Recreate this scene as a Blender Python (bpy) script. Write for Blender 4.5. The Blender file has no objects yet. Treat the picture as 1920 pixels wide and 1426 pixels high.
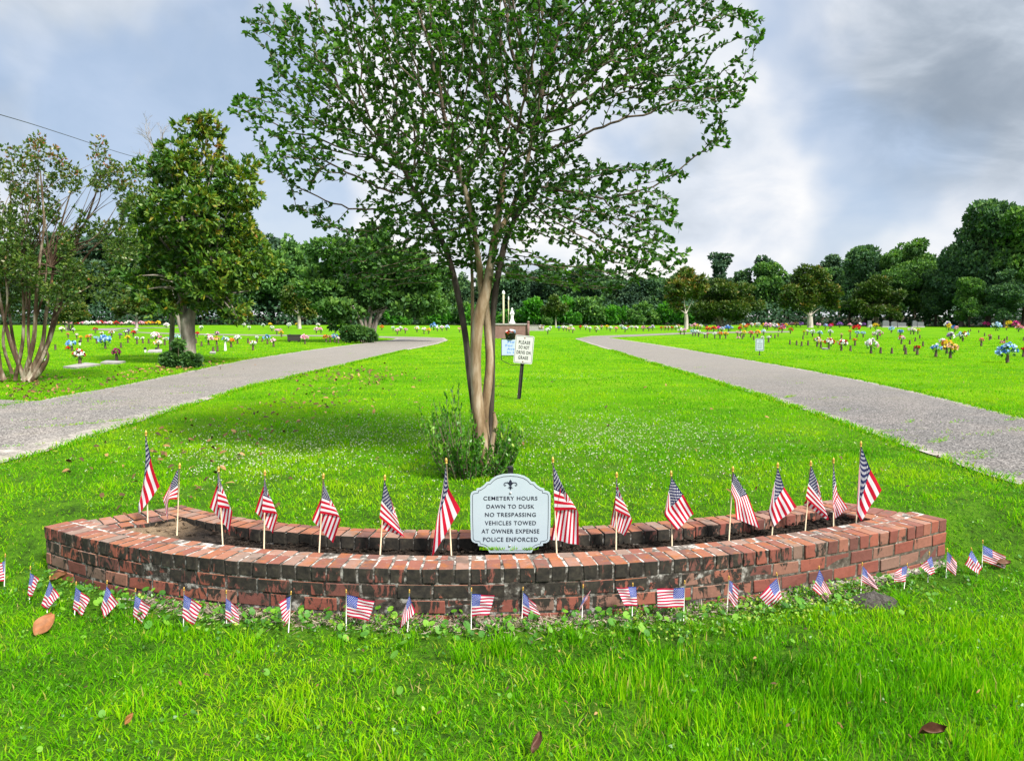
import bpy, math, random
import numpy as np
from mathutils import Vector, Matrix
rng = np.random.default_rng(7); random.seed(7)
S = bpy.context.scene; COL = S.collection
# ------------------------------------------------------------------ camera
CZ = 1.65; FPX = 1400.0; PITCH = math.atan(121/1400.0)
cam = bpy.data.cameras.new('camera'); camo = bpy.data.objects.new('camera', cam); COL.objects.link(camo)
cam.sensor_width = 36; cam.lens = 36*FPX/1920; cam.clip_start = .05; cam.clip_end = 3000
camo.location = (0, 0, CZ); camo.rotation_euler = (math.pi/2-PITCH, 0, 0); S.camera = camo
# ------------------------------------------------------------------ light
SUN_EL, SUN_AZ = 46.0, 138.0       # azimuth clockwise from the view direction
SUN_STRENGTH, SUN_ANGLE = 5.0, 10.0
EXPOSURE = 0.80
SKY_STRENGTH = 0.1
S.view_settings.view_transform = 'Standard'; S.view_settings.look = 'None'
S.view_settings.exposure = EXPOSURE; S.view_settings.gamma = 1
S.cycles.max_bounces = 8; S.cycles.transparent_max_bounces = 8; S.cycles.use_denoising = True
sd = Vector((math.cos(math.radians(SUN_EL))*math.sin(math.radians(SUN_AZ)),
             math.cos(math.radians(SUN_EL))*math.cos(math.radians(SUN_AZ)), math.sin(math.radians(SUN_EL))))
sl = bpy.data.lights.new('sun', 'SUN'); so = bpy.data.objects.new('sun', sl); COL.objects.link(so)
sl.energy = SUN_STRENGTH; sl.angle = math.radians(SUN_ANGLE); sl.color = (1, .95, .86)
so.rotation_euler = sd.to_track_quat('Z', 'Y').to_euler(); so.location = (20, -20, 30)

class NT:
    """small helper round a node tree"""
    def __init__(s, t): s.t = t
    def n(s, typ, **kw):
        x = s.t.nodes.new(typ)
        for k, v in kw.items():
            if k[0] == 'i' and k[1:].isdigit(): x.inputs[int(k[1:])].default_value = v
            else: setattr(x, k, v)
        return x
    def l(s, a, b): s.t.links.new(a, b)
    def v(s, x, sock):
        if isinstance(x, (int, float)): sock.default_value = x
        elif isinstance(x, tuple): sock.default_value = x if len(x) == len(sock.default_value) else x+(1,)
        else: s.l(x, sock)
    def m(s, op, a, b=0.0, c=0.0, clamp=False):
        x = s.n('ShaderNodeMath', operation=op, use_clamp=clamp)
        s.v(a, x.inputs[0]); s.v(b, x.inputs[1])
        if op in ('MULTIPLY_ADD', 'SMOOTH_MIN', 'COMPARE'): s.v(c, x.inputs[2])
        return x.outputs[0]
    def mix(s, f, a, b, mode='MIX'):
        x = s.n('ShaderNodeMix', data_type='RGBA', blend_type=mode)
        s.v(f, x.inputs[0]); s.v(a, x.inputs[6]); s.v(b, x.inputs[7]); return x.outputs[2]
    def ramp(s, f, stops, interp='LINEAR'):
        x = s.n('ShaderNodeValToRGB'); x.color_ramp.interpolation = interp
        e = x.color_ramp.elements
        while len(e) < len(stops): e.new(.5)
        for i, (p, c) in enumerate(stops):
            e[i].position = p; e[i].color = (c if isinstance(c, tuple) else (c, c, c))+(1,)
        s.v(f, x.inputs[0]); return x.outputs[0]
    def sm(s, f, a, b):
        x = s.n('ShaderNodeMapRange', interpolation_type='SMOOTHSTEP')
        s.v(f, x.inputs[0]); x.inputs[1].default_value = a; x.inputs[2].default_value = b; return x.outputs[0]
    def noise(s, vec, scale, detail=4.0, rough=.55, dist=0.0, dims='3D'):
        x = s.n('ShaderNodeTexNoise', noise_dimensions=dims)
        if vec is not None: s.l(vec, x.inputs['Vector'])
        x.inputs['Scale'].default_value = scale; x.inputs['Detail'].default_value = detail
        x.inputs['Roughness'].default_value = rough; x.inputs['Distortion'].default_value = dist
        return x.outputs[0]
    def attr(s, name, out='Fac'): return s.n('ShaderNodeAttribute', attribute_name=name).outputs[out]
    def sep(s, vec):
        x = s.n('ShaderNodeSeparateXYZ'); s.l(vec, x.inputs[0]); return x.outputs
    def comb(s, a, b, c):
        x = s.n('ShaderNodeCombineXYZ'); s.v(a, x.inputs[0]); s.v(b, x.inputs[1]); s.v(c, x.inputs[2]); return x.outputs[0]
    def pos(s): return s.n('ShaderNodeNewGeometry').outputs['Position']
    def obj(s): return s.n('ShaderNodeTexCoord').outputs['Object']
    def bump(s, h, strength=.4, dist=.01):
        x = s.n('ShaderNodeBump'); x.inputs['Strength'].default_value = strength; x.inputs['Distance'].default_value = dist
        s.l(h, x.inputs['Height']); return x.outputs[0]

# ------------------------------------------------------------------ sky: broken cloud
W = bpy.data.worlds.new('World'); S.world = W; W.use_nodes = True; W.node_tree.nodes.clear(); N = NT(W.node_tree)
sky = N.n('ShaderNodeTexSky', sky_type='NISHITA', sun_disc=False); sky.sun_elevation = math.radians(SUN_EL); sky.sun_rotation = math.radians(SUN_AZ)
sky.air_density = 1.0; sky.dust_density = 1.5; sky.ozone_density = 2.0
dirv = N.n('ShaderNodeTexCoord').outputs['Generated']
dx, dy, dz = N.sep(dirv)
zz = N.m('ADD', N.m('MAXIMUM', dz, 0.0), .42)
cv = N.comb(N.m('DIVIDE', dx, zz), N.m('DIVIDE', dy, zz), 0.0)
n1 = N.noise(cv, 1.35, 7, .52, .35); n2 = N.noise(cv, 4.2, 6, .55, .5); n3 = N.noise(dirv, 3.0, 4, .5)
def blob(x, y, z, lo, hi):
    v = Vector((x, y, z)).normalized()
    d = N.n('ShaderNodeVectorMath', operation='DOT_PRODUCT'); N.l(dirv, d.inputs[0]); d.inputs[1].default_value = v
    return N.sm(d.outputs['Value'], math.cos(math.radians(lo)), math.cos(math.radians(hi)))
def pxdir(u, v):
    f = Vector((0, math.cos(PITCH), -math.sin(PITCH))); up = Vector((0, math.sin(PITCH), math.cos(PITCH)))
    return f+Vector((1, 0, 0))*(u-960)/FPX+up*(713-v)/FPX
dark = N.m('MULTIPLY', blob(*pxdir(1850, 10), 15, 1), .06)
dark = N.m('ADD', dark, N.m('MULTIPLY', blob(*pxdir(1780, 250), 9, 2), .05))
dark = N.m('ADD', dark, N.m('MULTIPLY', blob(*pxdir(250, 140), 16, 3), .05))
lite = N.m('MULTIPLY', blob(*pxdir(1520, 190), 9, 1), .06)
lite = N.m('ADD', lite, N.m('MULTIPLY', blob(*pxdir(560, 430), 10, 2), .10))
lite = N.m('ADD', lite, N.m('MULTIPLY', N.sm(dz, .16, .0), .10))
t = N.m('ADD', N.m('MULTIPLY', n1, .62), N.m('MULTIPLY', n2, .38))
t = N.m('ADD', N.m('SUBTRACT', t, dark), lite)
cloud = N.ramp(t, [(.26, (.38, .43, .50)), (.37, (.52, .58, .66)), (.46, (.66, .71, .79)), (.53, (.79, .81, .85)), (.64, (.95, .935, .91))])
hole = N.m('MULTIPLY', N.sm(n3, .48, .60), .65)
skyc = N.mix(1.0, sky.outputs[0], (.085, .085, .085), 'MULTIPLY')
body = N.mix(hole, cloud, N.mix(.5, skyc, (.44, .62, .92)))
shade = N.m('MULTIPLY', blob(*pxdir(1900, 0), 14, 2), N.ramp(n2, [(.3, .85), (.5, .55), (.68, .05)]))
body = N.mix(shade, body, (.24, .30, .38))
zen = N.m('ADD', 1.0, N.m('MULTIPLY', N.sm(dz, .42, .85), 1.4))       # unseen sky above the frame brightened to add light from overhead
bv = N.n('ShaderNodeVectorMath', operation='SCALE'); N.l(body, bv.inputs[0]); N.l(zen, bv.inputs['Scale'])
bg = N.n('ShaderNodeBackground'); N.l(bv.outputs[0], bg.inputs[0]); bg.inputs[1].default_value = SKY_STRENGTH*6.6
N.l(bg.outputs[0], N.n('ShaderNodeOutputWorld').inputs[0])

# ------------------------------------------------------------------ maths helpers
def ss(x, a, b):
    t = np.clip((np.asarray(x, float)-a)/(b-a), 0, 1); return t*t*(3-2*t)
_h = rng.random((512, 512))
def vn(x, y, sc, seed=0):
    x = np.asarray(x, float)*sc+seed*17.3; y = np.asarray(y, float)*sc+seed*31.7
    xi = np.floor(x).astype(int); yi = np.floor(y).astype(int); fx = x-xi; fy = y-yi
    fx = fx*fx*(3-2*fx); fy = fy*fy*(3-2*fy)
    a = _h[xi % 512, yi % 512]; b = _h[(xi+1) % 512, yi % 512]; c = _h[xi % 512, (yi+1) % 512]; d = _h[(xi+1) % 512, (yi+1) % 512]
    return (a*(1-fx)+b*fx)*(1-fy)+(c*(1-fx)+d*fx)*fy
def fbm(x, y, sc, seed=0): return (vn(x, y, sc, seed)*.55+vn(x, y, sc*2.1, seed+1)*.3+vn(x, y, sc*4.3, seed+2)*.15)
def uz(u, v, z):
    d = pxdir(u, v); t = (z-CZ)/d.z; return Vector((d.x*t, d.y*t, z))
def ud(u, v, Y):
    d = pxdir(u, v); t = Y/d.y; return Vector((d.x*t, Y, CZ+d.z*t))
def project(P):
    P = np.asarray(P, float); c, s = math.cos(PITCH), math.sin(PITCH)
    dz = P[..., 2]-CZ; f = P[..., 1]*c-dz*s; up = P[..., 1]*s+dz*c
    f = np.maximum(f, .01); return 960+P[..., 0]/f*FPX, 713-up/f*FPX
# planter outline: cap edges measured on the ground
CAP = .25
fpx = [(81, 987), (137, 1000), (246, 1023), (344, 1040.5), (476, 1056.5), (594, 1064), (760, 1065), (860, 1064), (960, 1062.5), (1050, 1060.5), (1290, 1049), (1460, 1029), (1561, 1014), (1657, 995.6), (1751, 978), (1777, 973)]
bpx = [(339, 945.6), (375, 951.5), (442, 966.7), (553, 980), (610, 985.6), (796, 990), (960, 989), (1089, 985.6), (1187, 979), (1340, 967), (1425, 956), (1494, 944), (1560, 936)]
fp = np.array([uz(u, v, CAP)[:2] for u, v in fpx]); bp = np.array([uz(u, v, CAP)[:2] for u, v in bpx])
cf = np.polyfit(fp[:, 0], fp[:, 1], 4); cb = np.polyfit(bp[:, 0], bp[:, 1], 4)
FL, FR = fp[0, 0], fp[-1, 0]; BL, BR = bp[0, 0], bp[-1, 0]
yf = lambda x: np.polyval(cf, np.clip(x, FL, FR)); yb = lambda x: np.polyval(cb, np.clip(x, BL, BR))
def g(x, y):
    x = np.asarray(x, float); y = np.asarray(y, float)
    a0 = np.minimum(yf(x), 5.05)-.02; a0 = a0-.5*ss(np.abs(x), 3.2, 4.6)
    a1 = 5.28+.11*np.minimum(np.abs(x), 4)
    z = .215*ss(y, a0, a1)+.055*ss(y, 5.5, 9.5)
    z = z-(.045+.04*ss(np.abs(x), 1.8, 3.2))*(1-ss(y, 4.6, 5.8))*ss(y, 2.6, 3.9)
    z = z+.03*(fbm(x, y, .6, 3)-.5)*(1-ss(y, 8, 16))
    return z
def og(u, v):
    p = uz(u, v, .25)
    for _ in range(30):
        p = uz(u, v, .5*p.z+.5*float(g(p.x, p.y)))
    return p
# ------------------------------------------------------------------ mesh helpers
def mesh_np(name, V, loops, starts, totals, attrs=None, smooth=False, uv=None):
    me = bpy.data.meshes.new(name); V = np.asarray(V, np.float32)
    me.vertices.add(len(V)); me.vertices.foreach_set('co', V.ravel())
    me.loops.add(len(loops)); me.loops.foreach_set('vertex_index', np.asarray(loops, np.int32))
    me.polygons.add(len(starts)); me.polygons.foreach_set('loop_start', np.asarray(starts, np.int32))
    me.polygons.foreach_set('use_smooth', np.full(len(starts), bool(smooth)))
    for k, a in (attrs or {}).items():
        a = np.asarray(a, np.float32)
        if a.ndim == 1:
            at = me.attributes.new(k, 'FLOAT', 'POINT'); at.data.foreach_set('value', a)
        else:
            at = me.attributes.new(k, 'FLOAT_COLOR', 'POINT')
            at.data.foreach_set('color', np.concatenate([a, np.ones((len(a), 1), np.float32)], 1).ravel())
    if uv is not None:
        lay = me.uv_layers.new(name='UVMap'); lay.data.foreach_set('uv', np.asarray(uv, np.float32)[np.asarray(loops)].ravel())
    me.update(calc_edges=True); return me
class MB:
    """collects polygons; build() makes one mesh"""
    def __init__(s): s.v = []; s.f = []; s.t = []
    def add(s, vs, fs, tone=.5):
        o = len(s.v); s.v += [tuple(map(float, p)) for p in vs]; s.f += [[i+o for i in f] for f in fs]
        s.t += [tone]*len(vs) if isinstance(tone, (int, float)) else list(tone)
    def box(s, cx, cy, cz, sx, sy, sz, rot=None, tone=.5):
        P = [Vector((x*sx/2, y*sy/2, z*sz/2)) for x in (-1, 1) for y in (-1, 1) for z in (-1, 1)]
        if rot is not None: P = [rot@p for p in P]
        c = Vector((cx, cy, cz))
        s.add([p+c for p in P], [(0, 1, 3, 2), (4, 6, 7, 5), (0, 4, 5, 1), (2, 3, 7, 6), (0, 2, 6, 4), (1, 5, 7, 3)], tone)
    def lathe(s, prof, n=16, c=(0, 0, 0), sx=1., sy=1., tone=.5, cap=True):
        vs = [(c[0]+r*sx*math.cos(2*math.pi*i/n), c[1]+r*sy*math.sin(2*math.pi*i/n), c[2]+z) for r, z in prof for i in range(n)]
        fs = [(k*n+i, k*n+(i+1) % n, (k+1)*n+(i+1) % n, (k+1)*n+i) for k in range(len(prof)-1) for i in range(n)]
        if cap: fs += [tuple(range(n))[::-1], tuple((len(prof)-1)*n+i for i in range(n))]
        s.add(vs, fs, tone)
    def tube(s, P, R, n=6, tone=.5):
        V, L = tube(np.array(P, float), np.array(R, float)*np.ones(len(P)), n); s.add(V, L, tone)
    def build(s, name, smooth=False):
        loops = [i for f in s.f for i in f]; tot = [len(f) for f in s.f]
        return mesh_np(name, s.v, loops, np.concatenate([[0], np.cumsum(tot)[:-1]]), tot, {'tone': s.t}, smooth)
def tube(P, R, n):
    T = np.gradient(P, axis=0); T /= np.linalg.norm(T, axis=1)[:, None]+1e-9
    ref = np.array([0, 1., .1]) if abs(T[0][1]) < .8 else np.array([1., 0, 0])
    A = np.cross(T, ref); A /= np.linalg.norm(A, axis=1)[:, None]+1e-9; B = np.cross(T, A)
    a = np.arange(n)*2*math.pi/n
    V = (P[:, None]+R[:, None, None]*(np.cos(a)[None, :, None]*A[:, None]+np.sin(a)[None, :, None]*B[:, None])).reshape(-1, 3)
    F = [(k*n+i, k*n+(i+1) % n, (k+1)*n+(i+1) % n, (k+1)*n+i) for k in range(len(P)-1) for i in range(n)]
    return V, F+[tuple(range(n)), tuple((len(P)-1)*n+i for i in range(n))[::-1]]
def unit(a): return a/(np.linalg.norm(a, axis=-1, keepdims=True)+1e-9)
def rdir(n): return unit(rng.normal(size=(n, 3)))
def leaves(name, P, D, L, Wd, tone, col=None, bend=.15, up=None, extra=None):
    """leaf blades: 6 vertices, three faces each"""
    n = len(P); D = unit(D); up = rdir(n) if up is None else up
    Sd = unit(np.cross(D, up)); Nn = np.cross(Sd, D)
    L = (np.ones(n)*L)[:, None]; Wd = (np.ones(n)*Wd)[:, None]
    V = np.stack([P, P+D*L*.32+Sd*Wd*.5+Nn*Wd*.12, P+D*L*.32-Sd*Wd*.5+Nn*Wd*.12, P+D*L*.68+Sd*Wd*.42-Nn*L*bend*.35,
                  P+D*L*.68-Sd*Wd*.42-Nn*L*bend*.35, P+D*L-Nn*L*bend], 1).reshape(-1, 3)
    o = (np.arange(n)*6)[:, None]
    loops = (o+np.array([0, 2, 1, 1, 2, 4, 3, 3, 4, 5])).ravel()
    st = (np.arange(n)*10)[:, None]+np.array([0, 3, 7]); tot = np.tile([3, 4, 3], n)
    at = {'tone': np.repeat(np.ones(n)*tone, 6)}
    if col is not None: at['col'] = np.repeat(col, 6, 0)
    if extra: at.update({k: np.repeat(v, 6) for k, v in extra.items()})
    return mesh_np(name, V, loops, st.ravel(), tot, at)
def link(name, me, mat=None, parent=None, loc=None):
    o = bpy.data.objects.new(name, me); COL.objects.link(o)
    if mat and len(me.materials) == 0: me.materials.append(mat)
    if parent: o.parent = parent
    if loc is not None: o.location = loc
    return o
def tag(o, label=None, cat=None, group=None, kind=None):
    for k, v in (('label', label), ('category', cat), ('group', group), ('kind', kind)):
        if v: o[k] = v
    return o
def thing(name, label, cat, loc=(0, 0, 0), group=None, rz=0.0):
    o = bpy.data.objects.new(name, None); COL.objects.link(o); o.location = loc; o.rotation_euler.z = rz; o.empty_display_size = .1
    return tag(o, label, cat, group)
def poly_in(poly, u, v):
    p = np.asarray(poly, float); r = np.zeros(np.shape(u), bool); j = len(p)-1
    for i in range(len(p)):
        xi, yi = p[i]; xj, yj = p[j]
        if yi != yj: r ^= ((yi > v) != (yj > v)) & (u < (xj-xi)*(v-yi)/(yj-yi)+xi)
        j = i
    return r
# ------------------------------------------------------------------ materials
def mat(name, base=None, rough=.8, spec=.3, metal=0.0, fn=None):
    m = bpy.data.materials.new(name); m.use_nodes = True; t = m.node_tree; t.nodes.clear(); n = NT(t)
    p = n.n('ShaderNodeBsdfPrincipled'); p.inputs['Roughness'].default_value = rough
    p.inputs['Specular IOR Level'].default_value = spec; p.inputs['Metallic'].default_value = metal
    out = n.n('ShaderNodeOutputMaterial'); n.l(p.outputs[0], out.inputs[0])
    if base is not None: n.v(base, p.inputs['Base Color'])
    if fn: fn(n, p, out)
    return m
def leafmat(name, stops, rough=.45, spec=.4, trans=.35, tcol=(1.3, 1.5, .5)):
    def fn(n, p, out):
        c = n.ramp(n.attr('tone'), stops)
        n.l(c, p.inputs['Base Color'])
        tr = n.n('ShaderNodeBsdfTranslucent'); n.l(n.mix(1.0, c, tcol, 'MULTIPLY'), tr.inputs[0])
        mx = n.n('ShaderNodeMixShader', i0=trans); n.l(p.outputs[0], mx.inputs[1]); n.l(tr.outputs[0], mx.inputs[2]); n.l(mx.outputs[0], out.inputs[0])
    return mat(name, rough=rough, spec=spec, fn=fn)
def noisy(name, stops, scale, rough=.85, bump=.3, bd=.01, detail=6, spec=.25, stretch=None, metal=0.0):
    def fn(n, p, out):
        v = n.obj()
        if stretch:
            mp = n.n('ShaderNodeMapping'); n.l(v, mp.inputs[0]); mp.inputs['Scale'].default_value = stretch; v = mp.outputs[0]
        f = n.noise(v, scale, detail, .6)
        n.l(n.ramp(f, stops), p.inputs['Base Color'])
        n.l(n.bump(n.noise(v, scale*2.3, 5, .6), bump, bd), p.inputs['Normal'])
    return mat(name, rough=rough, spec=spec, fn=fn, metal=metal)
M = {}
M['grass'] = leafmat('grass_blade', [(0, (.025, .08, .005)), (.30, (.058, .23, .002)), (.58, (.140, .40, .002)), (.85, (.26, .45, .003)), (.93, (.32, .36, .03)), (1, (.36, .29, .12))], .7, .07, .42, (.95, 1.3, .2))
M['weed'] = leafmat('weed_leaf', [(0, (.02, .08, .01)), (.5, (.06, .20, .012)), (.85, (.16, .34, .02)), (1, (.30, .36, .05))], .4, .4, .3)
M['myrtle'] = leafmat('myrtle_leaf', [(0, (.016, .055, .010)), (.5, (.040, .120, .012)), (.85, (.080, .195, .014)), (1, (.14, .26, .02))], .45, .35, .42)
M['magnolia'] = leafmat('magnolia_leaf', [(0, (.014, .05, .010)), (.4, (.04, .12, .010)), (.7, (.115, .19, .012)), (.88, (.22, .19, .015)), (1, (.22, .10, .02))], .5, .35, .2)
M['photinia'] = leafmat('red_tip_leaf', [(0, (.020, .05, .010)), (.45, (.055, .115, .014)), (.72, (.11, .155, .02)), (.86, (.18, .11, .035)), (1, (.27, .08, .04))], .4, .45, .25)
M['forest0'] = leafmat('dark_oak_leaf', [(0, (.022, .058, .030)), (.6, (.060, .135, .055)), (1, (.12, .22, .06))], .6, .2, .2)  # forest leaf colours lightened and blued in place of distance haze
M['forest1'] = leafmat('mid_green_leaf', [(0, (.030, .080, .026)), (.6, (.075, .175, .036)), (1, (.15, .27, .045))], .6, .2, .25)
M['forest2'] = leafmat('pine_needle', [(0, (.024, .056, .036)), (.6, (.055, .11, .060)), (1, (.10, .165, .075))], .7, .15, .15)
M['scrub'] = leafmat('bright_scrub_leaf', [(0, (.02, .10, .012)), (.6, (.055, .21, .014)), (1, (.12, .32, .02))], .55, .25, .3)
M['bronze_leaf'] = leafmat('bronze_crown_leaf', [(0, (.022, .05, .010)), (.5, (.055, .105, .014)), (.8, (.105, .125, .016)), (1, (.20, .115, .02))], .5, .3, .2)
M['petal'] = mat('petal', rough=.6, spec=.2, fn=lambda n, p, o: n.l(n.attr('col', 'Color'), p.inputs['Base Color']))
M['litter'] = leafmat('dead_leaf', [(0, (.05, .03, .015)), (.5, (.17, .085, .03)), (1, (.38, .22, .09))], .7, .2, .1, (1, 1, 1))
def bark(name, stops, sc=9): return noisy(name, stops, sc, .9, .6, .01, 7, .2, (1, 1, .22))
M['bark_myrtle'] = bark('smooth_myrtle_bark', [(.30, (.085, .055, .03)), (.42, (.17, .115, .062)), (.52, (.25, .185, .115)), (.64, (.36, .30, .22))], 13)
M['bark_dark'] = bark('dark_bark', [(.35, (.025, .02, .016)), (.55, (.07, .055, .045)), (.7, (.16, .13, .11))], 14)
M['bark_twig'] = noisy('twig_bark', [(.3, (.06, .045, .03)), (.7, (.20, .15, .11))], 12)
M['bark_mottled'] = bark('mottled_bark', [(.36, (.06, .035, .022)), (.48, (.085, .055, .036)), (.56, (.15, .11, .075)), (.66, (.32, .28, .22))], 8)
M['bark_grey'] = bark('grey_bark', [(.35, (.10, .085, .07)), (.55, (.22, .19, .16)), (.7, (.36, .33, .29))], 7)
M['bark_pale'] = bark('pale_bark', [(.35, (.24, .21, .18)), (.6, (.42, .38, .34))], 5)
def brickfn(n, p, out):
    pos = n.pos(); x, y, z = n.sep(pos); tone = n.attr('tone')
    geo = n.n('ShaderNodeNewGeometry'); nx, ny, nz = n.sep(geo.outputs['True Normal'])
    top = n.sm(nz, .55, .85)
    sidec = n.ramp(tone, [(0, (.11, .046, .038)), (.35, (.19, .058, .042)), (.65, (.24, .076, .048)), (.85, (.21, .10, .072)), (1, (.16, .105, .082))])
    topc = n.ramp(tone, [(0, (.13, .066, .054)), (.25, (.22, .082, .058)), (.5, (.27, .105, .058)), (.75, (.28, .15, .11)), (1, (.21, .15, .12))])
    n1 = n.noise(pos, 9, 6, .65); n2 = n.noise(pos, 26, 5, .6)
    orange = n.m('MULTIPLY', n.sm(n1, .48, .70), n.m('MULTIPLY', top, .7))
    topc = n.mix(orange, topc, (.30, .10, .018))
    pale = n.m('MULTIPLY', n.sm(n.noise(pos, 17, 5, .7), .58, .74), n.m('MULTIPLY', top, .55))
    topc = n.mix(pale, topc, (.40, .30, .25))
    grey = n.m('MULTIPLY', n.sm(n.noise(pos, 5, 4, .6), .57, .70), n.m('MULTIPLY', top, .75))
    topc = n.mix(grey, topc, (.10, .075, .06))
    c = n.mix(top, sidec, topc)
    c = n.mix(n.m('MULTIPLY', n.sm(n2, .35, .7), .35), c, n.mix(1.0, c, (.62, .62, .62), 'MULTIPLY'))
    # black algae: its own ragged patches, thick under the coping, thinning to the right end
    xs = n.m('SUBTRACT', n.m('MULTIPLY', n.sm(x, -3.3, -1.6), .080), n.m('MULTIPLY', n.sm(x, .3, 3.0), .17))
    zs = n.m('MULTIPLY', n.sm(z, -.06, .17), .12)
    drip = n.n('ShaderNodeMapping'); n.l(pos, drip.inputs[0]); drip.inputs['Scale'].default_value = (1, 1, .45)
    nb = n.m('ADD', n.m('MULTIPLY', n.noise(drip.outputs[0], 15, 9, .72, .8), .70), n.m('ADD', n.m('MULTIPLY', n.noise(pos, 2.6, 3, .5), .20), n.m('MULTIPLY', tone, .045)))
    f = n.m('ADD', n.m('ADD', nb, xs), zs)
    blk = n.m('MULTIPLY', n.sm(f, .575, .615), n.m('SUBTRACT', 1.0, top))
    back = n.sm(y, 4.72, 4.8); inner = n.m('MULTIPLY', back, n.m('MULTIPLY', n.sm(n1, .38, .6), .6)); inner = n.m('MULTIPLY', inner, n.m('SUBTRACT', 1.0, top))
    c = n.mix(blk, c, n.ramp(n2, [(.35, (.012, .011, .010)), (.6, (.030, .026, .020)), (.75, (.055, .05, .035))]))
    n.l(c, p.inputs['Base Color'])
    n.l(n.bump(n.m('ADD', n2, n.m('MULTIPLY', n1, .6)), .55, .006), p.inputs['Normal'])
M['brick'] = mat('weathered_brick', rough=.85, spec=.25, fn=brickfn)
def mortfn(n, p, out):
    pos = n.pos(); x, y, z = n.sep(pos); geo = n.n('ShaderNodeNewGeometry'); nz = n.sep(geo.outputs['True Normal'])[2]
    top = n.sm(nz, .55, .85); a = n.noise(pos, 22, 6, .65)
    side = n.mix(n.sm(x, .8, 2.6), n.ramp(a, [(.36, (.016, .014, .013)), (.52, (.06, .054, .046)), (.64, (.30, .29, .27))]), n.ramp(a, [(.3, (.03, .026, .02)), (.6, (.12, .10, .08)), (.72, (.34, .31, .27))]))
    tp = n.ramp(n.noise(pos, 12, 6, .7), [(.36, (.03, .028, .025)), (.50, (.16, .14, .12)), (.58, (.52, .48, .44))])
    n.l(n.mix(top, side, tp), p.inputs['Base Color']); n.l(n.bump(a, .8, .008), p.inputs['Normal'])
M['mortar'] = mat('stained_mortar', rough=.95, spec=.1, fn=mortfn)
M['footing'] = noisy('rough_concrete', [(.35, (.09, .075, .055)), (.55, (.30, .27, .23)), (.7, (.50, .47, .43))], 18, .95, .9, .02)
def soilfn(n, p, out):
    pos = n.pos(); x = n.sep(pos)[0]; a = n.noise(pos, 30, 6, .65)
    c = n.ramp(a, [(.35, (.008, .006, .005)), (.55, (.025, .018, .013)), (.7, (.06, .045, .035))])
    sand = n.ramp(a, [(.35, (.10, .07, .045)), (.65, (.27, .19, .115))])
    n.l(n.mix(n.sm(n.m('ADD', x, n.m('MULTIPLY', a, .5)), -1.85, -2.1), c, sand), p.inputs['Base Color']); n.l(n.bump(a, 1.0, .02), p.inputs['Normal'])
M['soil'] = mat('planter_mulch', rough=.95, spec=.15, fn=soilfn)
def groundfn(n, p, out):
    pos = n.pos(); x, y, z = n.sep(pos)
    a = n.noise(pos, .35, 4, .55); b = n.noise(pos, 5.0, 5, .6); c = n.noise(pos, 34, 5, .7)
    st = n.n('ShaderNodeMapping'); n.l(pos, st.inputs[0]); st.inputs['Scale'].default_value = (.35, 1, 1); d = n.noise(st.outputs[0], .9, 5, .6)
    far = n.ramp(n.m('ADD', n.m('MULTIPLY', d, .5), n.m('ADD', n.m('MULTIPLY', a, .3), n.m('MULTIPLY', c, .2))), [(.36, (.050, .165, .002)), (.5, (.092, .24, .002)), (.64, (.155, .295, .004))])
    near = n.ramp(n.m('ADD', n.m('MULTIPLY', b, .5), n.m('MULTIPLY', c, .5)), [(.36, (.022, .045, .008)), (.5, (.05, .13, .008)), (.62, (.09, .20, .010)), (.75, (.13, .14, .04))])
    lawn_ = n.mix(n.sm(y, 4.5, 14), near, far)
    wood = n.sm(n.m('ADD', n.m('ADD', y, n.m('MULTIPLY', n.sm(x, 42, 62), 14.0)), n.m('MULTIPLY', n.noise(pos, .25, 3), 5.0)), 113.5, 115.5)      # leaf mould under the trees
    n.l(n.mix(wood, lawn_, n.ramp(c, [(.3, (.012, .010, .006)), (.7, (.04, .034, .018))])), p.inputs['Base Color'])
    n.l(n.bump(n.m('ADD', b, c), .9, .05), p.inputs['Normal'])
M['ground'] = mat('lawn', rough=.95, spec=.05, fn=groundfn)
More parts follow.
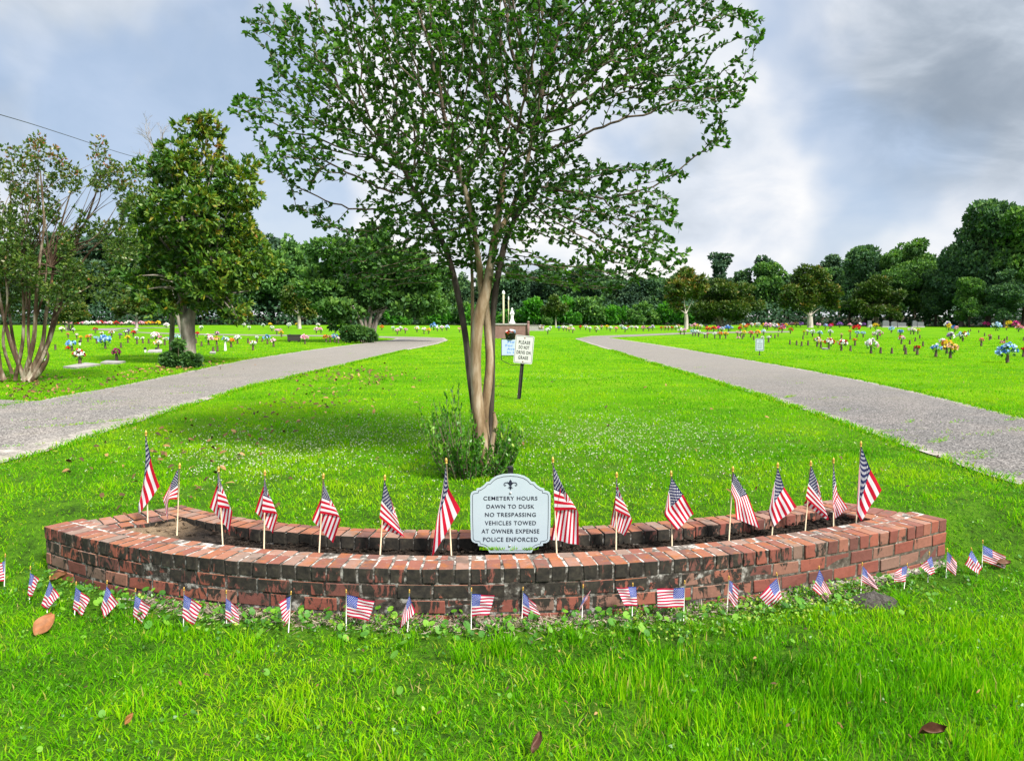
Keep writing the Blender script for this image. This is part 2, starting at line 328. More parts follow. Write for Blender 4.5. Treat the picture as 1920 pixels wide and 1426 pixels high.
def roadfn(n, p, out):
    pos = n.pos(); x, y, z = n.sep(pos)
    vo = n.n('ShaderNodeTexVoronoi', feature='F1'); n.l(pos, vo.inputs['Vector']); vo.inputs['Scale'].default_value = 75
    chip = n.ramp(n.sep(vo.outputs['Color'])[0], [(0, (.045, .041, .038)), (.4, (.128, .118, .108)), (.75, (.21, .195, .178)), (1, (.37, .345, .315))])
    a = n.noise(pos, 1.1, 6, .6); b = n.noise(pos, 7, 5, .6)
    c = n.mix(n.sm(a, .40, .66), chip, n.mix(1.0, chip, (1.22, 1.18, 1.15), 'MULTIPLY'))
    c = n.mix(n.m('MULTIPLY', n.sm(n.noise(pos, 14, 5, .75), .35, .65), .5), c, n.mix(1.0, c, (.62, .62, .64), 'MULTIPLY'))
    c = n.mix(n.m('MULTIPLY', n.sm(x, .5, 3.0), .75), c, n.mix(1.0, c, (.70, .71, .74), 'MULTIPLY'))
    c = n.mix(n.m('MULTIPLY', n.sm(y, 9, 22), .6), c, (.205, .187, .160))
    edge = n.attr('tone'); e = n.m('MULTIPLY', n.sm(n.m('ADD', edge, n.m('MULTIPLY', b, .3)), .98, 1.16), .75)
    c = n.mix(e, c, n.ramp(b, [(.3, (.22, .19, .15)), (.7, (.46, .42, .37))]))
    st = n.n('ShaderNodeMapping'); n.l(pos, st.inputs[0]); st.inputs['Scale'].default_value = (.5, 1.6, 1)
    cr = n.noise(st.outputs[0], .8, 6, .65, .6); crack = n.m('SUBTRACT', 1.0, n.sm(n.m('ABSOLUTE', n.m('SUBTRACT', cr, .5)), .0, .006))
    c = n.mix(n.m('MULTIPLY', crack, n.m('MULTIPLY', n.sm(n.noise(pos, .9, 3), .48, .6), .8)), c, n.ramp(b, [(.4, (.06, .05, .03)), (.6, (.17, .19, .05))]))
    n.l(c, p.inputs['Base Color']); n.l(n.bump(vo.outputs['Distance'], .6, .008), p.inputs['Normal'])
M['road'] = mat('chip_seal', rough=.9, spec=.25, fn=roadfn)
def flagfn(n, p, out, dark=0.0):
    uv = n.n('ShaderNodeUVMap').outputs[0]; u, v, _ = n.sep(uv)      # v = 0 at the top edge
    red = n.m('LESS_THAN', n.m('MODULO', n.m('MULTIPLY', v, 13.0), 2.0), 1.0)
    rc, wc, bc = ((.46, .008, .028), (.66, .645, .68), (.010, .014, .070)) if dark else ((.45, .008, .05), (.67, .645, .69), (.012, .045, .34))
    c = n.mix(red, wc, rc)
    a = n.m('MULTIPLY', u, 30.0); b = n.m('MULTIPLY', v, 10*13/7.)
    P = n.m('ROUND', n.m('MULTIPLY', n.m('ADD', a, b), .5)); Q = n.m('ROUND', n.m('MULTIPLY', n.m('SUBTRACT', a, b), .5))
    da = n.m('SUBTRACT', a, n.m('ADD', P, Q)); db = n.m('MULTIPLY', n.m('SUBTRACT', b, n.m('SUBTRACT', P, Q)), 1.02)
    r = n.m('SQRT', n.m('ADD', n.m('MULTIPLY', da, da), n.m('MULTIPLY', db, db)))
    th = n.m('ARCTAN2', da, n.m('MULTIPLY', db, -1.0))
    R = n.m('ADD', .36, n.m('MULTIPLY', n.m('COSINE', n.m('MULTIPLY', th, 5.0)), .17))
    star = n.m('LESS_THAN', r, R)
    for lo, hi, q in ((.45, 11.55, a), (.45, 9.55, b)): star = n.m('MULTIPLY', star, n.m('MULTIPLY', n.m('GREATER_THAN', q, lo), n.m('LESS_THAN', q, hi)))
    can = n.m('MULTIPLY', n.m('LESS_THAN', u, .4), n.m('LESS_THAN', v, 7/13.))
    c = n.mix(can, c, n.mix(star, bc, wc)); n.l(c, p.inputs['Base Color'])
    tr = n.n('ShaderNodeBsdfTranslucent'); n.l(c, tr.inputs[0])
    mx = n.n('ShaderNodeMixShader', i0=.3); n.l(p.outputs[0], mx.inputs[1]); n.l(tr.outputs[0], mx.inputs[2]); n.l(mx.outputs[0], out.inputs[0])
M['flag_L'] = mat('printed_flag_cloth', rough=.8, spec=.15, fn=lambda n, p, o: flagfn(n, p, o, 1.0))
M['flag_S'] = mat('bright_flag_cloth', rough=.75, spec=.2, fn=flagfn)
M['stick'] = noisy('pale_wood', [(.3, (.48, .36, .22)), (.7, (.66, .54, .38))], 30, .7, .1)
M['white_stick'] = mat('white_plastic', (.78, .76, .72), .5)
M['gold'] = mat('gold_finial', (.62, .36, .08), .35, .5, .6)
M['sign'] = noisy('enamelled_white', [(.3, (.32, .385, .43)), (.7, (.35, .415, .46))], 5, .7, .0, .001)
M['sign_white'] = mat('reflective_white', (.50, .51, .485), .5)
M['ink'] = mat('navy_ink', (.012, .014, .03), .5)
M['black'] = mat('black_paint', (.012, .012, .013), .4)
M['blue_ink'] = mat('blue_ink', (.02, .16, .55), .5)
M['steel'] = mat('screw_steel', (.5, .5, .5), .3, .5, .8)
M['rust'] = noisy('rust_bolt', [(.3, (.12, .04, .015)), (.7, (.3, .12, .05))], 60)
M['post'] = noisy('dark_channel_post', [(.3, (.018, .016, .015)), (.7, (.05, .045, .04))], 20, .6)
M['bronze'] = noisy('bronze_vase', [(.3, (.055, .035, .025)), (.7, (.13, .085, .065))], 14, .55, .2, .005, 4, .4, None, .2)
M['terracotta'] = noisy('terracotta', [(.3, (.24, .09, .05)), (.7, (.34, .15, .09))], 14)
M['stone'] = noisy('grey_stone', [(.3, (.20, .19, .18)), (.7, (.36, .34, .32))], 8)
M['darkstone'] = noisy('dark_granite', [(.3, (.07, .075, .085)), (.7, (.15, .155, .17))], 8)
M['statue'] = noisy('white_statue', [(.3, (.62, .62, .60)), (.7, (.74, .74, .72))], 6, .7)
M['brownwall'] = noisy('brown_render', [(.3, (.15, .085, .075)), (.7, (.22, .13, .115))], 5)
M['cream'] = mat('cream_paint', (.42, .39, .24), .7)
M['glass'] = mat('frosted_lantern', (.62, .62, .58), .3)
M['ant'] = noisy('ant_hill_earth', [(.3, (.03, .026, .022)), (.5, (.075, .066, .06)), (.7, (.13, .12, .105))], 55, .95, 1.0, .02)
M['clod'] = M['ant']

# ------------------------------------------------------------------ roads (pixel outlines laid on the ground)
L_far = [(-260, 716), (0, 765), (110, 744), (200, 728), (340, 699), (450, 676), (560, 659), (640, 649), (700, 641.5), (735, 637), (745, 634.5)]
L_near = [(-260, 912), (0, 870), (100, 845), (185, 815), (350, 762), (480, 722), (640, 686), (760, 657), (820, 645), (840, 638), (833, 633.5)]
R_far = [(2200, 842), (1920, 785), (1810, 757), (1700, 731), (1600, 710), (1500, 691), (1400, 674), (1300, 657), (1220, 644.5), (1160, 636), (1140, 633)]
R_near = [(2200, 1005), (1920, 912), (1820, 880), (1700, 838), (1600, 800), (1500, 766), (1400, 734), (1300, 704), (1200, 674), (1130, 652), (1078, 635)]
L2_a = [(745, 634.5), (700, 632.6), (600, 630.6), (470, 629.2), (360, 627.4), (280, 625.2), (232, 622.0), (214, 618.6), (228, 616.6), (270, 615.2), (345, 614.6)]
L2_b = [(833, 633.5), (790, 632), (700, 630.4), (600, 628.6), (470, 627.3), (360, 625.4), (250, 622.4), (167, 618.0), (190, 615.6), (270, 613.9), (345, 613.3)]
R2_a = [(1140, 633), (1180, 631.3), (1230, 628.8), (1290, 626), (1340, 624.6), (1480, 623.2)]
R2_b = [(1078, 635), (1110, 630), (1180, 627.6), (1290, 623.4), (1340, 622.2), (1480, 621)]
def resample(P, n):
    P = np.array(P, float); d = np.concatenate([[0], np.cumsum(np.linalg.norm(np.diff(P, axis=0), axis=1))])
    t = np.linspace(0, d[-1], n); return np.stack([np.interp(t, d, P[:, k]) for k in range(P.shape[1])], 1)
road_world = []
def road(name, A, B, n, k=10, lift=.012, jit=.05, ext=0.0):
    A = [np.array(og(*p)[:2]) for p in A]; B = [np.array(og(*p)[:2]) for p in B]
    if ext: e_ = unit(unit(A[0]-A[2])+unit(B[0]-B[2])); A = [A[0]+e_*ext]+A; B = [B[0]+e_*ext]+B
    A = resample(A, n); B = resample(B, n); road_world.append(np.vstack([A, B[::-1]])); V = []; T = []
    w = np.linalg.norm(A-B, axis=1); e1 = (fbm(A[:, 0], A[:, 1], 3.2, 5)-.5)*jit*2; e2 = (fbm(B[:, 0], B[:, 1], 3.2, 8)-.5)*jit*2
    for i in range(n):
        d = (B[i]-A[i])/max(w[i], .1); a = A[i]+d*e1[i]; b = B[i]+d*e2[i]
        for j in range(k+1):
            q = a+(b-a)*j/k; crown = .02*(1-(2*j/k-1)**2)
            V.append((q[0], q[1], float(g(q[0], q[1]))+lift+crown)); T.append(1-min(j, k-j)/k*2)
    F = [(i*(k+1)+j, i*(k+1)+j+1, (i+1)*(k+1)+j+1, (i+1)*(k+1)+j) for i in range(n-1) for j in range(k)]
    m = MB(); m.add(V, F, T); return tag(link(name, m.build(name), M['road']), kind='structure')
road('road', L_far, L_near, 380, jit=.06, ext=14.0); road('road', R_far, R_near, 380, jit=.06, ext=14.0)
road('road', L2_a, L2_b, 80, 6, .016); road('road', R2_a, R2_b, 50, 6, .016)
road_polys = [L_far+L_near[::-1], R_far+R_near[::-1]]
# ------------------------------------------------------------------ ground
def ground():
    ys = np.concatenate([np.linspace(-6, 1.5, 8), np.linspace(1.7, 9, 110), np.linspace(9.3, 40, 60), np.linspace(42, 140, 40), np.linspace(160, 900, 14)])
    xs = np.concatenate([-np.geomspace(5.2, 900, 34)[::-1], np.linspace(-5, 5, 130), np.geomspace(5.2, 900, 34)])
    X, Y = np.meshgrid(xs, ys); Z = g(X, Y); nx = len(xs)
    i, j = np.meshgrid(np.arange(nx-1), np.arange(len(ys)-1)); a = (j*nx+i).ravel()
    loops = np.stack([a, a+1, a+nx+1, a+nx], 1).ravel()
    me = mesh_np('ground', np.stack([X, Y, Z], -1).reshape(-1, 3), loops, np.arange(len(a))*4, np.full(len(a), 4), smooth=True)
    tag(link('ground', me, M['ground']), kind='structure')
ground()
# ------------------------------------------------------------------ brick planter
planter = thing('brick_planter', 'low crescent brick planter with black stained front and soldier brick coping', 'planter', (0, 0, 0))
def curve(co, x0, x1, n=400):
    x = np.linspace(x0, x1, n); P = np.stack([x, np.polyval(co, x)], 1)
    T = unit(np.gradient(P, axis=0)); return P, T, np.stack([-T[:, 1], T[:, 0]], 1)
class Curve:
    def __init__(s, P, sign=1):
        s.P = P; s.d = np.concatenate([[0], np.cumsum(np.linalg.norm(np.diff(P, axis=0), axis=1))]); s.len = s.d[-1]; s.sign = sign
    def at(s, t):
        p = np.array([np.interp(t, s.d, s.P[:, k]) for k in (0, 1)]); e = .02
        a = np.array([np.interp(t-e, s.d, s.P[:, k]) for k in (0, 1)]); b = np.array([np.interp(t+e, s.d, s.P[:, k]) for k in (0, 1)])
        T = (b-a)/(np.linalg.norm(b-a)+1e-9); return p, T, np.array([-T[1], T[0]])*s.sign
def brick_row(mb, cu, s0, s1, pitch, joint, z0, z1, d0, d1, off=0.0, zj=.0015, lj=.004):
    s = s0-off
    while s < s1-.02:
        a, b = max(s, s0), min(s+pitch-joint, s1)
        if b-a > .025:
            jz = random.uniform(-zj, zj); jd = random.uniform(-lj, lj); vs = []
            for (t, dd, z) in [(a, d0, z0), (a, d0, z1), (a, d1, z0), (a, d1, z1), (b, d0, z0), (b, d0, z1), (b, d1, z0), (b, d1, z1)]:
                p, T, n = cu.at(t); q = p+n*(dd+jd)
                vs.append((q[0]+random.uniform(-1, 1)*.0035, q[1]+random.uniform(-1, 1)*.0035, z+jz+random.uniform(-1, 1)*.0015))
            mb.add(vs, [(0, 1, 3, 2), (4, 6, 7, 5), (0, 4, 5, 1), (2, 3, 7, 6), (0, 2, 6, 4), (1, 5, 7, 3)], random.random())
        s += pitch*random.uniform(.985, 1.015)
def bevel(o, w=.004):
    b = o.modifiers.new('edge', 'BEVEL'); b.width = w; b.segments = 2; b.limit_method = 'ANGLE'; return o
Pf = np.stack([np.linspace(FL, FR, 400), yf(np.linspace(FL, FR, 400))], 1); Pb = np.stack([np.linspace(BL, BR, 400), yb(np.linspace(BL, BR, 400))], 1)
cF = Curve(Pf, 1); cB = Curve(Pb, -1)                  # normals point into the planter
def offs(cu, d, n=200): return np.array([(lambda r: r[0]+r[2]*d)(cu.at(t)) for t in np.linspace(0, cu.len, n)])
cL = Curve(np.array([Pf[0], Pb[0]]), -1); cR = Curve(np.array([Pf[-1], Pb[-1]]), 1)
CW, BW = .25, .20
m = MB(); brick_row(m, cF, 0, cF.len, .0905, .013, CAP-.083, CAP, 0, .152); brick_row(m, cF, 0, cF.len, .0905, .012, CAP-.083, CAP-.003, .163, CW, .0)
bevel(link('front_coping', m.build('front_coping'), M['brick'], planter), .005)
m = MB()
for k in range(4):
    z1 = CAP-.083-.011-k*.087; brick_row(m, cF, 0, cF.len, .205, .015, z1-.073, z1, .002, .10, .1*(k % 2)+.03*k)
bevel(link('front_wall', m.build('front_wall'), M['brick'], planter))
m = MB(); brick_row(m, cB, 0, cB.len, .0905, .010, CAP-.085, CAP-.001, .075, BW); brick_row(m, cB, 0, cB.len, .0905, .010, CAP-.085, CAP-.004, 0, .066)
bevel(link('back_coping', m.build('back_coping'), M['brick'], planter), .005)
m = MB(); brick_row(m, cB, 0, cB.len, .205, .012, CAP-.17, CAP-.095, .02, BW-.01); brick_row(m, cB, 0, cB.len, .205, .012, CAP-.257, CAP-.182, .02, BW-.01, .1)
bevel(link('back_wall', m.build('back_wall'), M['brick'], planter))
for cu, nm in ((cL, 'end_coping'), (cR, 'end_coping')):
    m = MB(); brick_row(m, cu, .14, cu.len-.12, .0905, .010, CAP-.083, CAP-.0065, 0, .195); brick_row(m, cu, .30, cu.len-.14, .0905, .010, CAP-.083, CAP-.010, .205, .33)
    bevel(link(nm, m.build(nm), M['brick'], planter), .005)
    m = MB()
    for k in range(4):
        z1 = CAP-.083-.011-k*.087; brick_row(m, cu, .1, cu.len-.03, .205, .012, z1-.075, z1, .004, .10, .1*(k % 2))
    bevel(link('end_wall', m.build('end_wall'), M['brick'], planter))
def strip(mb, A, B, z0, z1):
    n = len(A); vs = [(p[0], p[1], z) for P, z in ((A, z0), (A, z1), (B, z1), (B, z0)) for p in P]
    fs = [(k*n+i, k*n+i+1, (k+1)*n+i+1, (k+1)*n+i) for k in range(3) for i in range(n-1)]
    mb.add(vs, fs+[(0, n, 2*n, 3*n), (n-1, 4*n-1, 3*n-1, 2*n-1)])
m = MB(); strip(m, offs(cF, .006), offs(cF, CW-.006), -.25, CAP-.004); strip(m, offs(cB, .008), offs(cB, BW-.008), -.2, CAP-.012)
for cu in (cL, cR):
    a = np.array([(lambda r: r[0]+r[2]*.012)(cu.at(t)) for t in (.05, cu.len*.5, cu.len-.05)]); b = np.array([(lambda r: r[0]+r[2]*.32)(cu.at(t)) for t in (.40, cu.len*.6, cu.len-.10)])
    strip(m, a, b, -.25, CAP-.016)
link('mortar_bed', m.build('mortar_bed'), M['mortar'], planter)
# soil in the trough, with chips of mulch
fi, bi = offs(cF, CW-.02, 160), offs(cB, BW-.02, 160); m = MB(); V = []; K = 14
for i in range(160):
    a = np.array([np.interp(i/159, np.linspace(0, 1, 160), fi[:, k]) for k in (0, 1)]); b = bi[i]
    for j in range(K+1):
        q = a+(b-a)*j/K; V.append((q[0], q[1], .142+.045*fbm(q[0], q[1], 5, 2)+.05*float(ss(-q[0], 1.7, 2.4))+.045*float(ss(q[0], 1.9, 2.6))))
m.add(V, [(i*(K+1)+j, (i+1)*(K+1)+j, (i+1)*(K+1)+j+1, i*(K+1)+j+1) for i in range(159) for j in range(K)])
for _ in range(2600):
    i = random.randrange(160); j = random.random(); a = fi[i]; b = bi[i]; q = a+(b-a)*j
    if q[0] < -1.9 and random.random() < .8: continue
    z = .142+.045*float(fbm(q[0], q[1], 5, 2))+.05*float(ss(-q[0], 1.7, 2.4))+.045*float(ss(q[0], 1.9, 2.6))+random.uniform(.0, .02)
    R = Matrix.Rotation(random.uniform(0, 6.3), 3, 'Z')@Matrix.Rotation(random.uniform(-.6, .6), 3, 'X')
    m.box(q[0], q[1], z, random.uniform(.015, .05), random.uniform(.006, .014), .006, R, random.random())
link('soil', m.build('soil'), M['soil'], planter)
# rough concrete footing showing at the wall foot
m = MB(); n = 260; A = offs(cF, -.065, n); B = offs(cF, .03, n); V = []
for i in range(n):
    w = fbm(i*.05, 0, 1.0, 4); zz_ = float(g(A[i][0], A[i][1]))
    hi = -.02+.03*w+.045*float(ss(A[i][0], .9, 2.2)); wd = .55+.9*w
    for j in range(5):
        q = B[i]+(A[i]-B[i])*wd*j/4; V.append((q[0], q[1], zz_+hi*(1-(j/4)**2)+.010*(fbm(q[0], q[1], 14, 6)-.5)-.03*(j == 4)))
m.add(V, [(i*5+j, i*5+j+1, (i+1)*5+j+1, (i+1)*5+j) for i in range(n-1) for j in range(4)])
link('footing', m.build('footing', True), M['footing'], planter)
def in_planter(x, y, pad=0.0):
    x = np.asarray(x); w = np.clip((x-BL)/(BR-BL), 0, 1)
    lo = yf(x)-pad
    xl = FL-pad; xr = FR+pad
    # back limit: back arc, or the slanted end lines
    eL = Pf[0, 1]+(x-FL)*(Pb[0, 1]-Pf[0, 1])/(BL-FL); eR = Pf[-1, 1]+(x-FR)*(Pb[-1, 1]-Pf[-1, 1])/(BR-FR)
    hi = np.where(x < BL, eL, np.where(x > BR, eR, yb(x)))+pad
    return (x > xl) & (x < xr) & (y > lo) & (y < hi)
# ------------------------------------------------------------------ flags
def flag(name, label, group, top, base, T, Q1, F, B, uc=.45, Hb=None, Y=None, vf=1.0, zbase=None, size=1.0, dep=(-.012, -.02), amp=.006, small=False, ink='flag_L'):
    p0 = ud(base[0], base[1], Y)
    root_z = zbase if zbase is not None else p0.z
    root = thing(name, label, 'flag', (p0.x, Y, root_z), group); o = Vector((p0.x, Y, root_z))
    L = lambda q, dy=0.0: np.array(ud(q[0], q[1], Y)-o)+np.array([0, dy, 0])
    tp = L(top); d = tp-L(base); d /= np.linalg.norm(d); sc = Y/FPX
    r = .0022 if small else .0042; fh = 11*sc if not small else 7.5*sc
    bot = L(base)-d*(.03+max(0, (L(base)[2]))/d[2])
    m = MB(); m.tube([bot, (bot+tp)/2, tp-d*fh*.8], [r*1.1, r, r], 8); sk = link('stick', m.build('stick', True), M['white_stick' if small else 'stick'], root)
    m = MB(); k = fh; prof = [(r*1.15, 0), (r*1.9, .02*k), (r*1.9, .16*k), (r*1.2, .2*k), (r*1.9, .3*k), (r*2.0, .55*k), (r*1.3, .85*k), (r*.2, k)]
    m.lathe(prof, 10); fo = link('finial', m.build('finial', True), M['gold'], sk, tp-d*k); fo.rotation_euler = Vector(d).to_track_quat('Z', 'Y').to_euler()
    t = L(T, -r*1.2)
    hm = (.112 if small else .2*size)
    hb = L(Hb, -r*1.2) if Hb else t-d*hm
    f, b = L(F, dep[1]), L(B, dep[1]*1.4)
    if Q1 is None: q0, q1 = t+(f-t)*uc, hb+(b-hb)*uc
    else: q0, q1 = L(Q1[0], dep[0]), L(Q1[1], dep[0])
    nu, nv = 36, 20; us = np.linspace(0, 1, nu+1); vs_ = np.linspace(0, 1, nv+1)
    def ev(u, v):
        u = np.clip(u, 0, 1)
        a = t+(hb-t)*v; c = q0+(q1-q0)*v; e = f+(b-f)*v
        return np.where((u < uc)[..., None], a+(c-a)*(u/uc)[..., None], c+(e-c)*((u-uc)/(1-uc))[..., None])
    U, Vv = np.meshgrid(us, vs_); P = 0; V0 = Vv
    vff = 1+(vf-1)*ss(U, .0, .35); over = np.maximum(0, Vv/vff-1)*vff; Vv = np.where(Vv < vff, Vv/vff, 1-over/vff)      # the lower part folds back behind
    for w, wt in ((-.07, .25), (0, .5), (.07, .25)):
        P = P+wt*ev(np.clip(U+w*np.minimum(1, np.minimum(U, 1-U)*8), 0, 1)[..., None][..., 0], Vv[..., None])
    ph = random.uniform(0, 6)
    P[..., 1] += amp*np.sin(6.0*U+4.0*Vv+ph)*np.minimum(1, U*2.5)+amp*.6*np.sin(11*Vv-5*U+ph*2)*np.minimum(1, U*2)
    P[..., 1] += np.minimum(.02, over*.08); Vv = V0
    i, j = np.meshgrid(np.arange(nu), np.arange(nv)); a = (j*(nu+1)+i).ravel()
    loops = np.stack([a, a+1, a+nu+2, a+nu+1], 1).ravel()
    me = mesh_np('cloth', P.reshape(-1, 3), loops, np.arange(len(a))*4, np.full(len(a), 4), smooth=True, uv=np.stack([U, Vv], -1).reshape(-1, 2))
    link('cloth', me, M[ink], root)
def pitY(px):
    Y = 4.6
    for _ in range(6):
        x = (px-960)/FPX*Y; Y = float(.52*(yf(x)+CW)+.48*(yb(x)-BW))
    return Y
GP = 'flags standing in the brick planter'
def PF(label, top, base, T, Q1, F, B, **k):
    Y = k.pop('Y', None) or pitY(base[0])
    flag('flag_on_stick', label, GP, top, base, T, Q1, F, B, Y=Y, zbase=.14, **k)
X1 = lambda x, y: (240+x/5.94, 800+y/5.94)
X2 = lambda x, y: (560+x/5.94, 840+y/5.94)
X3 = lambda x, y: (1010+x/5.94, 840+y/5.94)
X4 = lambda x, y: (1340+x/5.647, 820+y/5.647)
fold = dict(uc=.40, dep=(-.004, .022)); 
PF('large flag drooping at the left end of the planter', X1(200, 35), X1(222, 1150), X1(195, 90), (X1(272, 372), X1(118, 880)), X1(366, 655), X1(145, 960), size=1.5, Y=5.02, vf=.6)
PF('flag hanging left of its thick stick, beside the large flag at the left end', X1(577, 400), X1(545, 1215), X1(566, 458), (X1(478, 625), X1(462, 800)), X1(388, 800), X1(424, 1080), Hb=X1(553, 805), uc=.42, dep=(-.01, .012))
PF('flag folded over itself, third from the left end of the planter', X1(1007, 435), X1(1055, 1300), X1(1002, 498), (X1(1012, 560), X1(1172, 915)), X1(900, 900), X1(1108, 1185), Hb=X1(1003, 890), **fold)
PF('flag folded over itself, fourth from the left end of the planter', X1(1525, 475), X1(1515, 1365), X1(1523, 545), (X1(1530, 610), X1(1677, 970)), X1(1398, 950), X1(1598, 1200), Hb=X1(1495, 945), **fold)
PF('broad folded flag midway between the planter left end and the white sign', X2(277, 275), X2(228, 1165), X2(285, 352), (X2(296, 440), X2(485, 762)), X2(140, 800), X2(365, 1075), Hb=X2(240, 720), **fold)
PF('flag with slanting stripes and a toothed lower fold, left of the white sign', X2(962, 290), X2(908, 1170), X2(957, 355), (X2(1060, 640), X2(1178, 985)), X2(893, 885), X2(1180, 1010), Hb=X2(900, 770), uc=.62, dep=(-.004, .018))
PF('large flag with a long tail pointing down left beside the white sign', X2(1642, 105), X2(1700, 1175), X2(1640, 188), (X2(1668, 440), X2(1525, 860)), X2(1805, 665), X2(1470, 1230), Hb=X2(1600, 480), size=1.6, uc=.4, vf=.72)
PF('large flag hanging in heavy folds just right of the white sign', X3(157, 95), X3(200, 1145), X3(163, 185), (X3(250, 380), X3(445, 680)), X3(135, 1030), X3(447, 1085), Hb=X3(176, 690), size=1.5, uc=.42, dep=(-.004, .02), amp=.012)
PF('narrow folded flag second to the right of the white sign', X3(868, 260), X3(862, 1140), X3(865, 325), (X3(872, 410), X3(1052, 788)), X3(805, 860), X3(965, 990), Hb=X3(850, 690), **fold)
PF('flag opened like a diamond, third to the right of the white sign', X3(1475, 245), X3(1485, 1105), X3(1477, 320), (X3(1610, 520), X3(1390, 740)), X3(1720, 720), X3(1525, 900), Hb=X3(1420, 600), uc=.42, vf=.85)
PF('flag with stripes hanging straight down and its edge wrapped round the stick', X4(195, 300), X4(150, 1110), X4(195, 365), (X4(350, 610), X4(200, 650)), X4(463, 945), X4(215, 850), Hb=X4(170, 560), uc=.42)
PF('wide open flag with its point resting on its stick, right part of the planter', X4(670, 260), X4(605, 1050), X4(666, 315), (X4(735, 530), X4(562, 780)), X4(857, 725), X4(605, 930), Hb=X4(605, 590), uc=.42, vf=.8)
PF('flag with slanting stripes and a toothed lower fold, third from the right end', X4(1020, 240), X4(957, 1000), X4(1022, 295), (X4(1105, 520), X4(1205, 855)), X4(957, 700), X4(1205, 880), Hb=X4(960, 640), uc=.62, dep=(-.004, .018))
PF('narrow flag wrapped on both sides of its stick, second from the right end', X4(1258, 210), X4(1258, 945), X4(1256, 285), (X4(1238, 480), X4(1238, 720)), X4(1412, 745), X4(1290, 870), Hb=X4(1300, 620), uc=.3, dep=(-.012, .012))
PF('large flag at the right end of the planter', X4(1550, 35), X4(1500, 885), X4(1550, 92), (X4(1650, 350), X4(1490, 790)), X4(1756, 550), X4(1520, 885), Hb=X4(1518, 430), size=1.5, uc=.42, Y=5.12, vf=.68)
GS = 'small flags on white sticks in front of the planter'
Z5 = lambda x, y: (x/6., 1020+y/6.)
Z6 = lambda x, y: (320+x/4.8, 1060+y/4.8)
Z7 = lambda x, y: (720+x/3.2, 1060+y/3.2)
Z8 = lambda x, y: (1320+x/3.2, 1000+y/3.2)
def SF(label, top, base, T, F, B, Hb=None, **k):
    flag('small_flag', label, GS, top, base, T, None, F, B, Y=float(og(*base).y), Hb=Hb, small=True, dep=(-.01, -.012), amp=.004, uc=.5, ink='flag_S', **k)
SF('small flag cut by the left edge of the picture', Z5(60, 100), Z5(48, 485), Z5(54, 185), Z5(12, 205), Z5(8, 405), Z5(52, 410))
SF('small flag seen almost edge on, next to the leftmost one', Z5(343, 240), Z5(330, 660), Z5(343, 318), Z5(460, 380), Z5(375, 577), Z5(312, 560))
SF('small drooping flag in front of the brown leaf by the planter left corner', Z5(563, 350), Z5(530, 770), Z5(562, 415), Z5(682, 572), Z5(556, 715), Z5(465, 680))
SF('small flag above the tan leaf, fourth from the left', Z5(858, 415), Z5(838, 810), Z5(855, 480), Z5(1025, 602), Z5(945, 790), Z5(822, 725))
SF('small diamond shaped flag, fifth from the left', Z5(1205, 400), Z5(1190, 830), Z5(1202, 472), Z5(1347, 645), Z5(1190, 815), Z5(1136, 720))
SF('small flag in front of the white concrete lump at the wall foot', Z5(1525, 490), Z5(1515, 880), Z5(1525, 575), Z5(1705, 680), Z5(1612, 880), Z5(1497, 800))
SF('small flag blown right, in front of the left part of the wall', Z6(120, 190), Z6(115, 560), Z6(122, 258), Z6(290, 350), Z6(220, 527), Z6(106, 462))
SF('small flag with a zigzag ripple, eighth from the left', Z6(500, 215), Z6(503, 525), Z6(498, 290), Z6(617, 370), Z6(628, 540), Z6(494, 475))
SF('small flag hanging left of its stick, ninth from the left', Z6(1085, 225), Z6(1060, 600), Z6(1080, 272), Z6(988, 315), Z6(1022, 550), Z6(1068, 470))
SF('small flag flying right, tenth from the left', Z6(1580, 210), Z6(1580, 580), Z6(1588, 260), Z6(1838, 312), Z6(1788, 483), Z6(1588, 452))
SF('small flag twisted into a narrow wedge, left of the white sign', Z7(153, 140), Z7(142, 395), Z7(152, 178), Z7(190, 275), Z7(98, 368), Z7(118, 272))
SF('small flag flying right below the left edge of the white sign', Z7(525, 130), Z7(523, 390), Z7(527, 168), Z7(664, 173), Z7(632, 285), Z7(527, 302))
SF('small flag with a trailing lower corner below the white sign', Z7(834, 125), Z7(828, 325), Z7(836, 160), Z7(908, 225), Z7(955, 328), Z7(832, 290))
SF('small flag curled almost shut, just right of the white sign', Z7(1195, 110), Z7(1187, 350), Z7(1196, 195), Z7(1240, 140), Z7(1215, 200), Z7(1165, 275))
SF('small flag whose cloth crosses its stick and flies left', Z7(1493, 100), Z7(1488, 335), Z7(1512, 125), Z7(1392, 125), Z7(1440, 230), Z7(1520, 240))
SF('small flag spread flat to the left of its stick, right of centre', Z7(1805, 85), Z7(1797, 330), Z7(1802, 130), Z7(1636, 135), Z7(1638, 245), Z7(1798, 247))
SF('small narrow flag hanging right against the black stained wall', Z8(150, 250), Z8(138, 470), Z8(152, 278), Z8(203, 320), Z8(192, 457), Z8(146, 390))
SF('small diamond shaped flag leaning left, in front of the red bricks', Z8(434, 230), Z8(474, 440), Z8(434, 268), Z8(325, 370), Z8(400, 457), Z8(470, 392))
SF('small flag drooping in a long diamond, left of the grey ant mound', Z8(690, 190), Z8(690, 400), Z8(692, 215), Z8(757, 350), Z8(740, 403), Z8(650, 332))
SF('small flag just behind the grey ant mound', Z8(950, 170), Z8(940, 370), Z8(952, 193), Z8(1012, 262), Z8(1040, 333), Z8(946, 285))
SF('small flag with its striped tail hanging left of the stick, right of the ant mound', Z8(1220, 175), Z8(1200, 330), Z8(1219, 188), Z8(1135, 225), Z8(1136, 288), Z8(1208, 285))
